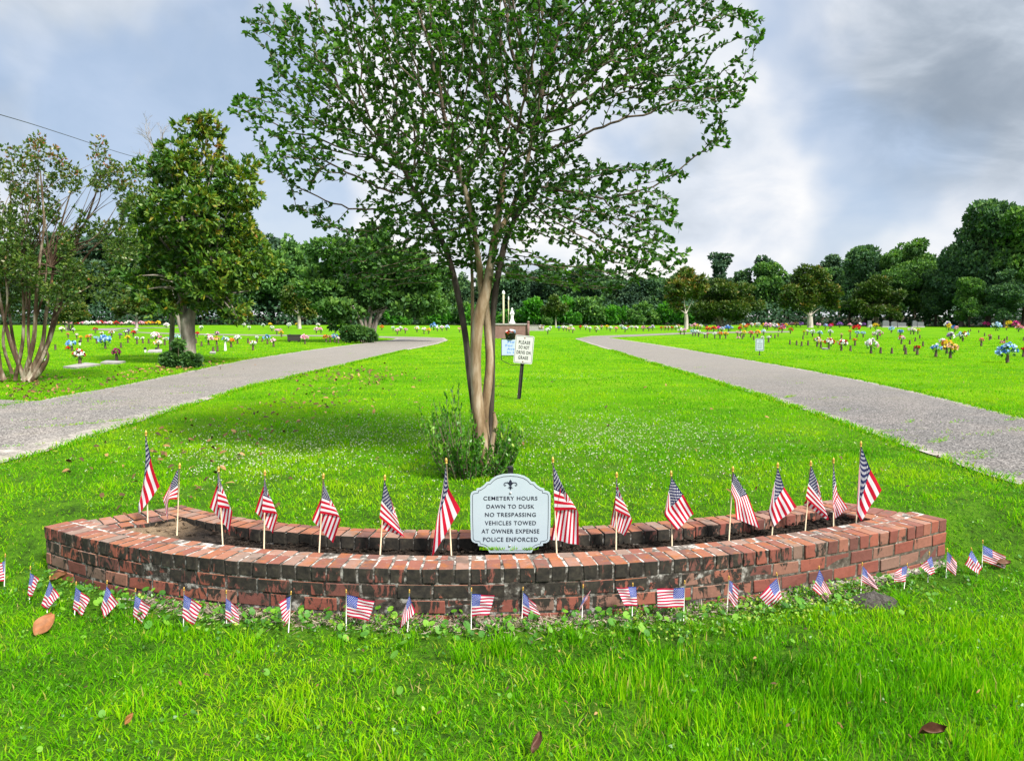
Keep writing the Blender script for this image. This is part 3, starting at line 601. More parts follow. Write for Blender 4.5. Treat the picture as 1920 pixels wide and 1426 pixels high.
SF('small flag draped on both sides of its stick near the planter right corner', Z8(1352, 105), Z8(1343, 290), Z8(1364, 135), Z8(1290, 190), Z8(1345, 240), Z8(1386, 238))
SF('small narrow flag directly under the planter right corner', Z8(1460, 85), Z8(1452, 265), Z8(1460, 108), Z8(1512, 165), Z8(1500, 250), Z8(1454, 205))
SF('small folded flag leaning just beyond the planter right corner', Z8(1602, 80), Z8(1640, 250), Z8(1604, 98), Z8(1558, 180), Z8(1640, 240), Z8(1666, 205))
SF('small flag flying right, rightmost of all', Z8(1673, 35), Z8(1668, 200), Z8(1675, 70), Z8(1804, 132), Z8(1797, 210), Z8(1672, 165))
# ------------------------------------------------------------------ writing
def text(name, s, w, h, cx, cz, y, mt, parent, bold=0.0, rot=0.0):
    cu = bpy.data.curves.new('t', 'FONT'); cu.body = s; cu.align_x = 'CENTER'; cu.align_y = 'CENTER'; cu.size = 1; cu.offset = bold; cu.extrude = .012; cu.space_character = 1.14
    o = bpy.data.objects.new('t', cu); COL.objects.link(o); dg = bpy.context.evaluated_depsgraph_get(); dg.update()
    me = bpy.data.meshes.new_from_object(o.evaluated_get(dg)); bpy.data.objects.remove(o)
    co = np.empty(len(me.vertices)*3, np.float32); me.vertices.foreach_get('co', co); co = co.reshape(-1, 3)
    lo, hi = co.min(0), co.max(0); c = (lo+hi)/2; k = [w/(hi[0]-lo[0]), h/(hi[1]-lo[1])]
    X = (co[:, 0]-c[0])*k[0]; Z = (co[:, 1]-c[1])*k[1]; yy = -(co[:, 2]-c[2])*.05
    cr, sr = math.cos(rot), math.sin(rot)
    me.vertices.foreach_set('co', np.stack([cx+X*cr-Z*sr, y+yy, cz+X*sr+Z*cr], 1).astype(np.float32).ravel()); me.update(); me.name = name
    me.materials.clear(); return link(name, me, mt, parent)
def slab(name, pts, y0, y1, mt, parent):
    n = len(pts); m = MB(); m.add([(x, y0, z) for x, z in pts]+[(x, y1, z) for x, z in pts],
        [tuple(range(n)), tuple(range(2*n-1, n-1, -1))]+[(i, i+n, (i+1) % n+n, (i+1) % n) for i in range(n)]); return link(name, m.build(name), mt, parent)
def inset(pts, d):
    P = np.array(pts); n = len(P); o = []
    for i in range(n):
        a, b, c = P[i-1], P[i], P[(i+1) % n]; t1 = unit(b-a); t2 = unit(c-b); nn = unit(np.array([-(t1+t2)[1], (t1+t2)[0]]))
        o.append(b+nn*d/max(.45, float(nn@np.array([-t1[1], t1[0]]))))
    return np.array(o)
def ring(name, pts, d0, d1, y, mt, parent, th=.0012):
    A, B = inset(pts, d0), inset(pts, d1); n = len(A); m = MB()
    m.add([(x, y, z) for x, z in A]+[(x, y, z) for x, z in B]+[(x, y+th, z) for x, z in A]+[(x, y+th, z) for x, z in B],
          [(i, (i+1) % n, (i+1) % n+n, i+n) for i in range(n)]+[(i, i+2*n, (i+1) % n+2*n, (i+1) % n) for i in range(n)]); return link(name, m.build(name), mt, parent)
def disc(name, x, z, y, r, mt, parent, d=.006):
    m = MB(); m.lathe([(r, 0), (r*.95, d*.5), (r*.6, d*.9), (.0004, d)], 14); o = link(name, m.build(name, True), mt, parent, (x, y, z)); o.rotation_euler.x = math.pi/2; return o
# main sign: outline read as half of a symmetric plate
YS = 4.50; KS = YS/FPX/7.92; c0 = ud(870+690/7.92, 870+1310/7.92, YS)
sg = thing('cemetery_sign', 'white scalloped sign with cemetery hours standing in the middle of the planter', 'sign', (c0.x, YS, c0.z))
half = [(1010, 1310), (1040, 1255), (1085, 1222), (1140, 1206), (1182, 1203), (1184, 1166), (1235, 1158), (1272, 1135), (1289, 1095), (1297, 760), (1297, 430), (1285, 388), (1255, 364), (1205, 356), (1200, 322), (1150, 312), (1095, 275), (1052, 225), (1012, 220), (965, 170), (900, 130), (800, 103), (690, 95)]
pts = [((x-690)*KS, (1310-y)*KS) for x, y in half]; pts = pts+[(-x, z) for x, z in pts[::-1][1:]]
pn = slab('panel', pts, 0, .008, M['sign'], sg); ring('border_line', pts, .0125, .0152, -.0012, M['ink'], pn)
for s, cy, w, h in (('CEMETERY HOURS', 470, 815, 60), ('DAWN TO DUSK', 596, 722, 62), ('NO TRESPASSING', 722, 770, 62), ('VEHICLES TOWED', 850, 775, 64), ('AT OWNER EXPENSE', 977, 876, 66), ('POLICE ENFORCED', 1105, 830, 68)):
    text('lettering', s, w*KS, h*KS, 0, (1310-cy)*KS, -.0010, M['ink'], pn, .011)
def em(P): return [((x-690)*KS, (1310-y)*KS) for x, y in P]
e = thing_m = MB()
def epoly(P):
    P = em(P); n = len(P); e.add([(x, -.0012, z) for x, z in P]+[(x, 0, z) for x, z in P], [tuple(range(n))]+[(i, (i+1) % n, (i+1) % n+n, i+n) for i in range(n)])
def estroke(P, w):
    P = np.array(em(P)); T = unit(np.gradient(P, axis=0)); Nn = np.stack([-T[:, 1], T[:, 0]], 1); W_ = (np.array(w)*KS/2)[:, None]
    A, B = P+Nn*W_, P-Nn*W_; n = len(P); e.add([(x, -.0012, z) for x, z in A]+[(x, -.0012, z) for x, z in B], [(i, i+1, n+i+1, n+i) for i in range(n-1)])
epoly([(690, 180), (710, 208), (716, 232), (704, 258), (697, 290), (683, 290), (676, 258), (664, 232), (670, 208)])
epoly([(738, 210), (722, 240), (700, 262), (712, 236)]); epoly([(642, 210), (668, 236), (680, 262), (658, 240)])
for s in (1, -1):
    a = np.linspace(0, 1, 26); ang = -2.6+a*5.4
    rr = 38*(1-.62*a); P = [(690+s*(60+rr_*1.05*math.cos(t_+1.3)), 258-rr_*math.sin(t_+1.3)) for rr_, t_ in zip(rr, -ang)]
    estroke([(690+s*10, 275), (690+s*24, 250), (690+s*44, 234), (690+s*66, 229), (690+s*86, 236), (690+s*97, 252), (690+s*95, 270), (690+s*82, 279), (690+s*71, 272), (690+s*73, 261)], [10, 12, 13, 14, 14, 13, 12, 12, 12, 14])
epoly([(662, 288), (718, 288), (712, 300), (668, 300)]); epoly([(690, 345), (706, 322), (698, 302), (682, 302), (674, 322)])
estroke([(690, 306), (664, 316), (650, 306)], [9, 7, 5]); estroke([(690, 306), (716, 316), (730, 306)], [9, 7, 5])
link('emblem', e.build('emblem'), M['ink'], pn)
disc('bolt', 0, (1310-388)*KS, -.001, 18*KS, M['steel'], sg); disc('bolt', -12*KS, (1310-1204)*KS, -.001, 18*KS, M['steel'], sg)
m = MB(); m.box(0, .028, .19, .035, .036, .66, None); m.lathe([(.020, 0), (.020, .010), (.012, .016), (.001, .018)], 12, (0, .024, .52)); m.lathe([(.02, 0), (.02, .02)], 4, (0, .03, -.15))
link('post', m.build('post'), M['black'], sg)
# traffic style sign on a leaning channel post
YP = 12.1; b0 = og(973, 748); YP = b0.y; r0 = math.atan2(985.5-973, 748-630)
ps = thing('warning_sign', 'white sign asking not to drive on the grass, on a leaning dark post', 'sign', (b0.x, YP, b0.z)); ps.rotation_euler.y = r0*.86
k = YP/FPX
m = MB(); w = .028
m.box(0, .012, .40, .052, .004, 1.0); m.box(-.028, .0, .40, .006, .028, 1.0); m.box(.028, .0, .40, .006, .028, 1.0)
for i in range(34): m.box(-.019, .0085, -.02+i*.0245, .008, .003, .010)
link('post', m.build('post'), M['post'], ps)
zc = (748-654.5)*k*1.005; hw, hh, rr = .1555, .232, .026
def rrect(cx, cz, hw, hh, r, n=5):
    o = []
    for sx, sz, a0 in ((1, -1, -90), (1, 1, 0), (-1, 1, 90), (-1, -1, 180)):
        o += [(cx+sx*(hw-r)+r*math.cos(math.radians(a0+90*i/n)), cz+sz*(hh-r)+r*math.sin(math.radians(a0+90*i/n))) for i in range(n+1)]
    return o
rp = rrect(.006, zc, hw, hh, rr); slab('panel', rp, -.022, -.017, M['sign_white'], ps); ring('border_line', rp, .012, .017, -.0235, M['black'], ps)
for s, dz_, w in (('PLEASE', .118, .19), ('DO NOT', .035, .175), ('DRIVE ON', -.05, .232), ('GRASS', -.135, .165)): text('lettering', s, w, .058, .006, zc+dz_, -.0232, M['black'], ps, .022)
disc('bolt', .006, zc+.19, -.0225, .011, M['rust'], ps); disc('bolt', .006, zc-.20, -.0225, .011, M['rust'], ps)
# flower notice in a wire frame
YN = 14.2; kn = YN/FPX; nb = ud(972, 690, YN); nz = float(g(nb.x, YN))
fs_ = thing('flower_notice', 'blue lettered notice in a black wire frame, half hidden by the grass sign', 'sign', (nb.x, YN, nz))
def nl(u, v): q = ud(u, v, YN); return (q.x-nb.x, q.z-nz)
x0, z1 = nl(940.5, 636); x1, z0 = nl(1004, 666); x1 = x0+.57
slab('panel', [(x0, z0), (x1, z0), (x1, z1), (x0, z1)], 0, .004, mat('pale_blue_panel', (.36, .44, .54), .5), fs_)
xm = (x0+x1)/2
for i, (s, w) in enumerate((('Flowers', .34), ('For Vases', .42), ('Available', .36), ('In Office', .36))): text('lettering', s, w, .042, xm, z1-.05-i*.066, -.001, M['blue_ink'], fs_, .008)
m = MB(); P = [(x0-.005, 0, z1+.005), (x0-.005, 0, z0-.09), (x0+.17, 0, z0-.18), (x1-.17, 0, z0-.18), (x1+.005, 0, z0-.09), (x1+.005, 0, z1+.005), (x0-.005, 0, z1+.005)]
for a, b in zip(P[:-1], P[1:]): m.tube([a, b], [.006, .006], 6)
xs_ = nl(977.5, 700)[0]; m.tube([(xs_, 0, z0-.18), (xs_, 0, -.1)], [.008, .008], 6); m.tube([(x0, 0, z0-.003), (x1, 0, z0-.003)], [.006, .006], 6)
link('wire_frame', m.build('wire_frame'), M['black'], fs_)
# distant lawn sign
b1 = og(1424, 666); k1 = b1.y/FPX
s3 = thing('parking_sign', 'small white no parking sign on a short stake beside the right hand road', 'sign', (b1.x, b1.y, b1.z))
rp = rrect(0, 20*k1, 8.2*k1, 11.5*k1, .03); slab('panel', rp, 0, .004, M['sign'], s3); ring('border_line', rp, .018, .034, -.0015, M['post'], s3)
for s, dz_, w in (('NO', 6, 3), ('PARKING', 2.2, 9.5), ('ON THE', -1.8, 8), ('GRASS', -5.6, 8)): text('lettering', s, w*k1, 1.9*k1, 0, (20+dz_)*k1, -.0012, M['black'], s3, .01)
m = MB(); m.box(0, .012, 12*k1, .028, .012, 26*k1); m.lathe([(.045, 0), (.02, .06)], 8, (0, .01, -.01)); link('stake', m.build('stake'), M['black'], s3)
# ------------------------------------------------------------------ crape myrtle behind the planter
YT = 6.75; tb = ud(910, 884, YT); tz = float(g(tb.x, YT)); kt = YT/FPX
myr = thing('crape_myrtle', 'tall multi stemmed tree with smooth tan and dark trunks behind the white sign', 'tree', (tb.x, YT, tz)); TO = np.array([tb.x, YT, tz])
def tl(u, v, dy=0.0): return np.array(ud(u, v, YT+dy))-TO
stems = [  # pixel path, width px, depth start/end
 ([(912, 900), (911, 860), (900, 800), (894, 740), (892, 690), (893, 645), (897, 600), (905, 568), (912, 540), (919, 500), (924, 470), (930, 430), (938, 380), (944, 320)], [34, 29, 25, 21, 20, 20, 21, 22, 18, 15, 15, 14, 12, 9], 0, -.1, 'bark_myrtle'),
 ([(906, 566), (901, 535), (899, 500), (894, 465), (889, 430), (878, 380), (862, 320)], [14, 11, 11, 10, 10, 9, 7], 0, -.3, 'bark_myrtle'),
 ([(914, 880), (908, 800), (909, 765), (915, 720), (918, 680), (916, 640), (913, 600), (911, 565), (914, 530)], [22, 17, 17, 17, 16, 15, 14, 13, 9], .06, .1, 'bark_myrtle'),
 ([(905, 870), (893, 790), (885, 735), (879, 690), (874, 640), (866, 590), (857, 545), (845, 495), (828, 450), (800, 400), (770, 345)], [20, 14, 13, 12, 12, 12, 12, 11, 10, 9, 7], .08, .25, 'bark_dark'),
 ([(905, 860), (889, 740), (885, 660), (886, 590), (885, 510), (880, 450), (866, 400)], [9, 7, 7, 7, 6, 6, 5], .2, .5, 'bark_myrtle'),
 ([(914, 880), (919, 800), (922, 740), (923, 700), (923, 650), (924, 600), (928, 555), (934, 515), (941, 480), (952, 440), (975, 395), (1010, 350)], [14, 11, 11, 11, 11, 11, 12, 12, 12, 11, 9, 7], .16, .1, 'bark_dark'),
 ([(932, 440), (960, 390), (985, 320), (1000, 240)], [11, 9, 8, 6], -.1, .35, 'bark_myrtle'),
 ([(916, 870), (923, 832), (928, 795), (926, 772)], [13, 11, 10, 5], -.06, -.07, 'bark_myrtle')]
def smoothpath(P, n):
    P = np.array(P, float); t = np.linspace(0, len(P)-1, n); i = np.clip(t.astype(int), 0, len(P)-2); f = t-i
    Pm = np.vstack([2*P[0]-P[1], P, 2*P[-1]-P[-2]]); a, b, c, d = Pm[i], Pm[i+1], Pm[i+2], Pm[i+3]; f = f[:, None]
    return .5*(2*b+(c-a)*f+(2*a-5*b+4*c-d)*f*f+(3*b-a-3*c+d)*f**3)
tips = []; nodes = []; par = []; mtr = {}
for P, Wd, d0, d1, mk in stems:
    Q = [tl(u, v, d0+(d1-d0)*i/(len(P)-1)) for i, (u, v) in enumerate(P)]; n = len(P)*5
    Q = smoothpath(Q, n); R = np.interp(np.linspace(0, 1, n), np.linspace(0, 1, len(Wd)), Wd)*kt/2
    R = R*(1+.09*(fbm(np.arange(n)*.3, np.full(n, len(nodes)*.01), 1, 3)-.5))
    mtr.setdefault(mk, MB()).tube(Q, R, 14)
    for q in Q:
        if q[2] > 1.75: nodes.append(q); par.append(-1)
for mk, m_ in mtr.items(): link('trunk', m_.build('trunk', True), M[mk], myr)
lobes = [(950, 50, 320, 120, 1.5), (650, 130, 165, 110, .75), (520, 50, 75, 50, .14), (510, 205, 90, 50, .2), (620, 290, 140, 85, .7), (880, 240, 230, 150, 1.7), (1170, 110, 170, 110, .95), (1350, 55, 95, 60, .28), (1310, 165, 120, 55, .45), (1345, 245, 42, 45, .14), (1040, 370, 150, 90, 1.1), (1190, 400, 95, 60, .42), (1190, 480, 110, 50, .5), (730, 410, 140, 75, .6), (720, 500, 110, 50, .3), (890, 430, 120, 80, .8), (1230, 320, 70, 28, .16), (600, 385, 70, 40, .14), 
         (930, 395, 110, 75, .6), (1110, 515, 110, 38, .3), (800, 470, 80, 45, .25), (860, 330, 120, 70, .5),
         (950, -130, 330, 120, .5), (700, -70, 160, 90, .45), (1230, -60, 170, 90, .5), (960, -280, 250, 90, .4)]
att = []
for cx, cy, rx, ry, wgt in lobes:
    n = int(2100*wgt); q = rdir(n)*(rng.random(n)**.36)[:, None]
    dep = min(rx*kt*.95, 1.5)
    u = cx+q[:, 0]*rx; v = cy+q[:, 2]*ry; dy = q[:, 1]*dep
    att += [tl(a, b, c) for a, b, c in zip(u, v, dy)]
att = np.array(att); att = att[(fbm(att[:, 0]+.6*att[:, 1], att[:, 2]-.5*att[:, 1], 1.9, 41)+.22*np.exp(-((att[:, 0]-.15)/1.2)**2) > .41)]; nodes = list(nodes)
def colonize(att, nodes, par, D=.075, kill=.10, iters=150):
    Nn = np.array(nodes); par = list(par); act = np.ones(len(att), bool)
    best = np.full(len(att), 1e9); bi = np.zeros(len(att), int); start = 0
    for it in range(iters):
        new = Nn[start:]
        for c in range(0, len(new), 400):
            d = np.linalg.norm(att[:, None]-new[None, c:c+400], axis=2); j = d.argmin(1); dm = d[np.arange(len(att)), j]
            up = dm < best; best[up] = dm[up]; bi[up] = j[up]+start+c
        act &= best > kill
        if not act.any(): break
        start = len(Nn); ids = np.unique(bi[act]); add = []; pa = []
        for k in ids:
            sel = act & (bi == k); v = unit(att[sel]-Nn[k]).mean(0)+rng.normal(size=3)*.12
            add.append(Nn[k]+unit(v)*D); pa.append(k)
        Nn = np.vstack([Nn, add]); par += pa
        if len(Nn) > 22000: break
    return Nn, np.array(par)
n0 = len(nodes); NN, PA = colonize(att, nodes, par)
def branch_mesh(name, NN, PA, n0, tip=.0022, ex=2.35, rmax=.04, sides=4):
    r = np.zeros(len(NN)); kids = np.zeros(len(NN), int)
    for i in range(len(NN)-1, n0-1, -1):
        if kids[i] == 0: r[i] = tip**ex
        r[PA[i]] += r[i]; kids[PA[i]] += 1
    r = np.minimum(r**(1/ex), rmax); V = []; F = []
    idx = np.arange(n0, len(NN)); A = NN[PA[idx]]; B = NN[idx]; ra = np.minimum(r[PA[idx]], r[idx]*1.5); rb = r[idx]
    T = unit(B-A); ref = np.where(np.abs(T[:, 2:3]) < .8, np.array([[0, 0, 1.]]), np.array([[1., 0, 0]])); X = unit(np.cross(T, ref)); Y = np.cross(T, X)
    a = np.arange(sides)*2*math.pi/sides
    rg = np.cos(a)[None, :, None]*X[:, None]+np.sin(a)[None, :, None]*Y[:, None]
    V = np.concatenate([A[:, None]+rg*ra[:, None, None], B[:, None]+rg*rb[:, None, None]], 1).reshape(-1, 3)
    o = (np.arange(len(idx))*2*sides)[:, None, None]; k = np.arange(sides)
    L = (o+np.stack([k, (k+1) % sides, (k+1) % sides+sides, k+sides], 1)[None]).reshape(-1); nq = len(idx)*sides
    return mesh_np(name, V, L, np.arange(nq)*4, np.full(nq, 4), smooth=True), r, kids
me, rr_, kids = branch_mesh('branches', NN, PA, n0); link('branches', me, M['bark_twig'], myr)
tipi = np.where((rr_ < .0062) & (np.arange(len(NN)) >= n0))[0]
tw = unit(NN[tipi]-NN[PA[tipi]]); per = np.where(kids[tipi] == 0, 8, 3)
ii = np.repeat(np.arange(len(tipi)), per); n = len(ii)
P = NN[tipi[ii]]-tw[ii]*(rng.random(n)*.07)[:, None]; D = tw[ii]*.7+rdir(n)*.75+np.array([0, 0, .35])
print('myrtle leaves', n, 'nodes', len(NN))
cl = fbm(P[:, 0]+P[:, 1]*.7, P[:, 2], 2.2, 11)
link('crown', leaves('crown', P, D, .036+.028*rng.random(n), .026+.014*rng.random(n), np.clip(rng.random(n)*.6+.75*(cl-.3), 0, 1), up=unit(rdir(n)+np.array([0, 0, 1.2]))), M['myrtle'], myr)
# suckers round its foot
def shoots(name, label, loc, n, rad, hgt, leafL, leafW, mt, stemm, lean=.35, nl=34, taper=True, tones=(0, 1), hx=None):
    o = thing(name, label, 'shrub', loc); m = MB(); P = []; D = []; T = []
    for i in range(n):
        a = random.uniform(0, 6.28); rr = rad*math.sqrt(random.random()); q = np.array([rr*math.cos(a), rr*.8*math.sin(a), -.03])
        h = hgt*random.uniform(.4, 1.0)*(1-.35*rr/rad); d = np.array([math.cos(a)*lean*rr/rad, math.sin(a)*lean*rr/rad, 1])
        if hx: h *= hx(q[0])
        C = np.array([q+d*h*t+np.array([.03*math.sin(3*t+a), .03*math.cos(2*t+a), 0])*t for t in np.linspace(0, 1, 6)])
        m.tube(C, np.linspace(.004, .0015, 6)*max(1, hgt), 4); tone = random.uniform(*tones)
        for t in np.linspace(.12, 1, nl):
            c = np.array([np.interp(t, np.linspace(0, 1, 6), C[:, k]) for k in range(3)]); b = random.uniform(0, 6.28); s = (1-.55*t) if taper else 1
            P.append(c); D.append((math.cos(b)*s, math.sin(b)*s, .55+.5*t)); T.append(min(1, max(0, tone*.6+.3*t+random.uniform(-.2, .2))))
    link('stem', m.build('stem'), M[stemm], o)
    P = np.array(P); k = len(P); link('foliage', leaves('foliage', P, np.array(D), leafL*(.6+.6*rng.random(k)), leafW*(.7+.5*rng.random(k)), np.array(T)), M[mt], o); return o
shoots('basal_shrub', 'leafy green shoots growing round the foot of the tree behind the white sign', (tb.x-.12, YT-.12, tz), 120, .30, .76, .050, .021, 'weed', 'bark_twig', .5, 26, True, (.05, .8), lambda x: 1.15 if x < 0 else .85)
# ------------------------------------------------------------------ other near trees
def lob(cx, cy, rx, ry, Y, dy=0.0, o=None):
    c = np.array(ud(cx, cy, Y+dy)); k = Y/FPX; return (c-(o if o is not None else 0), np.array([rx*k, min(rx, ry)*k*.95, ry*k]))
def clump(lobes, k=5, f=.45, flat=.7, core=.5):
    o = []
    for c, r in lobes:
        if core: o.append((c, r*core))
        for _ in range(k): d = rdir(1)[0]; o.append((c+d*r*random.uniform(.55, .85), r*f*random.uniform(.7, 1.3)*np.array([1, 1, flat])))
    return o
def shell(lobes, n, fill=.25, skip=.72):
    ar = np.array([r[0]*r[2] for _, r in lobes]); pr = ar/ar.sum(); P = []; Nn = []
    ids = rng.choice(len(lobes), n*2, p=pr)
    for li in range(len(lobes)):
        k = (ids == li).sum(); c, r = lobes[li]; d = rdir(k); s = np.where(rng.random(k) < fill, rng.random(k)**.5, 1-.16*np.abs(rng.normal(size=k)))
        q = c+d*r*s[:, None]; keep = np.ones(k, bool)
        for lj, (c2, r2) in enumerate(lobes):
            if lj != li: keep &= np.linalg.norm((q-c2)/r2, axis=1) > skip
        keep |= rng.random(k) < fill*.6
        P.append(q[keep]); Nn.append(unit(d[keep]/r))
    P = np.vstack(P); Nn = np.vstack(Nn); s = rng.permutation(len(P))[:n]; return P[s], Nn[s]
def limbs(mb, trunk_top, lobes, r0, n=3, sides=7, reach=.75):
    for c, r in lobes:
        for _ in range(n):
            e = c+rdir(1)[0]*r*reach; mid = (trunk_top+e)/2+rng.normal(size=3)*.12*np.linalg.norm(e-trunk_top)*.5; mid[2] += .06*np.linalg.norm(e-trunk_top)
            C = smoothpath([trunk_top, mid, e], 10); mb.tube(C, np.linspace(r0*random.uniform(.4, .8), r0*.07, 10), sides)
def whorls(name, P, Nn, k, L, Wd, tone, **kw):
    n = len(P); i = np.repeat(np.arange(n), k); d = Nn[i]*.9+rdir(n*k)*.85+np.array([0, 0, .25])
    return leaves(name, P[i]+rdir(n*k)*L*.12, d, L*(.7+.5*rng.random(n*k)), Wd*(.75+.5*rng.random(n*k)), np.clip(tone[i]+rng.normal(size=n*k)*.12, 0, 1), **kw)
# big magnolia on the left
mb0 = og(354, 682); YM = mb0.y; O = np.array(mb0); km = YM/FPX
mag = thing('magnolia_tree', 'large glossy magnolia with yellow green leaves beside the left hand road', 'tree', mb0)
ML = [lob(a, b, c, d, YM, e, O) for a, b, c, d, e in [(375, 275, 72, 55, 0), (320, 315, 62, 50, -.3), (435, 345, 78, 62, .2), (350, 385, 115, 75, -.4), (420, 425, 105, 80, -.2), (470, 470, 58, 62, .3), (470, 520, 48, 42, .2), (290, 470, 58, 72, .2), (275, 525, 42, 40, -.3), (360, 500, 95, 62, -.5), (400, 560, 78, 35, -.2), (305, 570, 40, 34, -.2), (390, 235, 34, 28, 0), (250, 400, 35, 50, .3), (440, 590, 30, 22, -.3), (350, 450, 120, 120, .6)]]
m = MB(); tl2 = lambda u, v, dy=0.0: np.array(ud(u, v, YM+dy))-O
m.tube(smoothpath([tl2(355, 692), tl2(355, 670), tl2(354, 640), tl2(352, 605), tl2(357, 590), tl2(368, 560), tl2(376, 500)], 30), np.interp(np.linspace(0, 1, 30), [0, .1, .3, .55, .75, 1], [17, 13, 12, 13, 8, 6])*km, 12)
m.tube(smoothpath([tl2(350, 615), tl2(343, 580), tl2(338, 540), tl2(330, 480)], 16), np.linspace(9, 5, 16)*km, 10)
m.tube(smoothpath([tl2(322, 690, .4), tl2(322, 640, .4), tl2(323, 590, .3), tl2(318, 540, .2)], 16), np.linspace(5.5, 4, 16)*km, 8)
limbs(m, tl2(368, 545), ML, 6*km, 3)
link('trunk', m.build('trunk', True), M['bark_grey'], mag)
P, Nn = shell(clump(ML, 6, .40, .62, .55), 3700, .22); tone = np.clip(.30+.36*rng.random(len(P))+.22*ss(P[:, 2], 4.2, 7.0)*rng.random(len(P))+.16*Nn[:, 0], 0, 1)  # right-facing whorls toned yellower, lit side put into the leaf colour
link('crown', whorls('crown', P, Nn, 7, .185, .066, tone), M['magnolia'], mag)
# red tipped multi stem bush at the left edge
qb = og(42, 716); YB = qb.y; O = np.array(qb); kb = YB/FPX; tl3 = lambda u, v, dy=0.0: np.array(ud(u, v, YB+dy))-O
red = thing('multi_stem_bush', 'big straggly bush with many mottled stems and reddish tips at the left edge', 'bush', qb)
BLb = [lob(a, b, c, d, YB, e, O) for a, b, c, d, e in [(20, 330, 60, 55, 0), (75, 300, 45, 36, -.2), (130, 350, 50, 45, .2), (190, 330, 42, 40, 0), (230, 350, 48, 42, .3), (40, 430, 75, 75, -.2), (120, 430, 62, 48, .1), (185, 420, 55, 55, .3), (215, 470, 45, 55, .3), (90, 500, 80, 50, -.3), (20, 520, 60, 60, .2), (60, 470, 90, 60, -.5), (30, 560, 45, 40, .5), (120, 540, 45, 40, -.3), (200, 535, 40, 40, .1), (-60, 400, 80, 110, 0), (-90, 520, 80, 90, 0), (185, 272, 14, 18, 0), (70, 265, 14, 16, 0)]]
m = MB(); rs = random.Random(4)
for P_, w in [([(50, 715), (20, 640), (2, 560), (-5, 470), (0, 380)], 11), ([(45, 715), (28, 660), (20, 590), (14, 500), (22, 400), (20, 320)], 9), ([(30, 712), (40, 640), (42, 560), (38, 470), (60, 360)], 9), ([(45, 712), (62, 640), (66, 570), (72, 490), (80, 420), (78, 320)], 11), ([(50, 712), (78, 650), (88, 590), (98, 520), (112, 440), (130, 360)], 11), ([(55, 714), (85, 660), (100, 590), (120, 520), (140, 460), (165, 400), (190, 330)], 11), ([(58, 716), (80, 690), (92, 670), (88, 655)], 13), ([(60, 715), (95, 640), (112, 570), (130, 530), (170, 470), (215, 430), (240, 380)], 9), ([(100, 600), (140, 555), (190, 525), (215, 500)], 5), ([(60, 650), (66, 600), (85, 540), (90, 470), (110, 400)], 6), ([(10, 712), (-25, 620), (-60, 520), (-80, 420)], 11), ([(5, 712), (-10, 600), (-40, 500), (-50, 380)], 8), ([(112, 575), (120, 500), (150, 430), (185, 370), (186, 275)], 5), ([(75, 480), (70, 400), (72, 330), (70, 262)], 4), ([(48, 580), (52, 520), (60, 450), (40, 380)], 5), ([(140, 460), (180, 440), (230, 370)], 4), ([(25, 700), (8, 640), (12, 560), (6, 480)], 8), ([(60, 690), (50, 620), (56, 540), (50, 480)], 8)]:
    a = rs.uniform(-.4, .4); Q = [tl3(u+rs.uniform(-3, 3), v, a*i*.5) for i, (u, v) in enumerate(P_)]; n = len(P_)*6; Q = smoothpath(Q, n)
    m.tube(Q, np.linspace(w*.82, w*.2, n)*kb/2*(1+.25*(fbm(np.arange(n)*.35, np.full(n, w*3.1), 1, 2)-.5)), 9)
limbs(m, tl3(95, 500), BLb[:10], 2.4*kb, 2, 5); limbs(m, tl3(30, 520), BLb[:6]+BLb[9:14], 2.4*kb, 3, 5)
link('trunk', m.build('trunk', True), M['bark_mottled'], red)
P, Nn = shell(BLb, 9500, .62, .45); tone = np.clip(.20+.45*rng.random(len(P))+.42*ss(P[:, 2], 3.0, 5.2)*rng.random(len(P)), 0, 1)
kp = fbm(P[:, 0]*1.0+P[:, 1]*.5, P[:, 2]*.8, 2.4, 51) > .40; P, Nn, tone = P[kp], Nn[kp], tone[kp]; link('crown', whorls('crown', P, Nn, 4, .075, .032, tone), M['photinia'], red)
# bare tree behind the magnolia
bt = og(300, 655); YQ = 30.0; O = np.array([(352-960)/FPX*YQ, YQ, float(g(0, YQ))])
bare = thing('bare_tree', 'leafless thin tree rising behind the large magnolia', 'tree', O); m = MB()
def grow(p, d, L, r, dep):
    q = p+d*L; mid = (p+q)/2+rng.normal(size=3)*L*.05; m.tube(smoothpath([p, mid, q], 5), np.linspace(r, r*.6, 5), 5)
    if dep:
        for _ in range(3 if dep > 1 else 4): grow(p+(q-p)*random.uniform(.45, 1), unit(d+rng.normal(size=3)*np.array([.55, .55, .25])+np.array([0, 0, .15])), L*random.uniform(.45, .72), r*.5, dep-1)
grow(np.array([0, 0, -.1]), unit(np.array([-.14, 0, 1.])), 7.0, .085, 0); grow(np.array([-.95, 0, 6.8]), np.array([.05, 0, 1.]), 1.5, .04, 4); grow(np.array([-.9, 0, 6.4]), unit(np.array([-.45, 0, 1.])), 1.2, .028, 3); grow(np.array([-.92, 0, 6.6]), unit(np.array([.5, .1, 1.])), 1.2, .028, 3)
link('trunk', m.build('trunk', True), M['bark_grey'], bare)
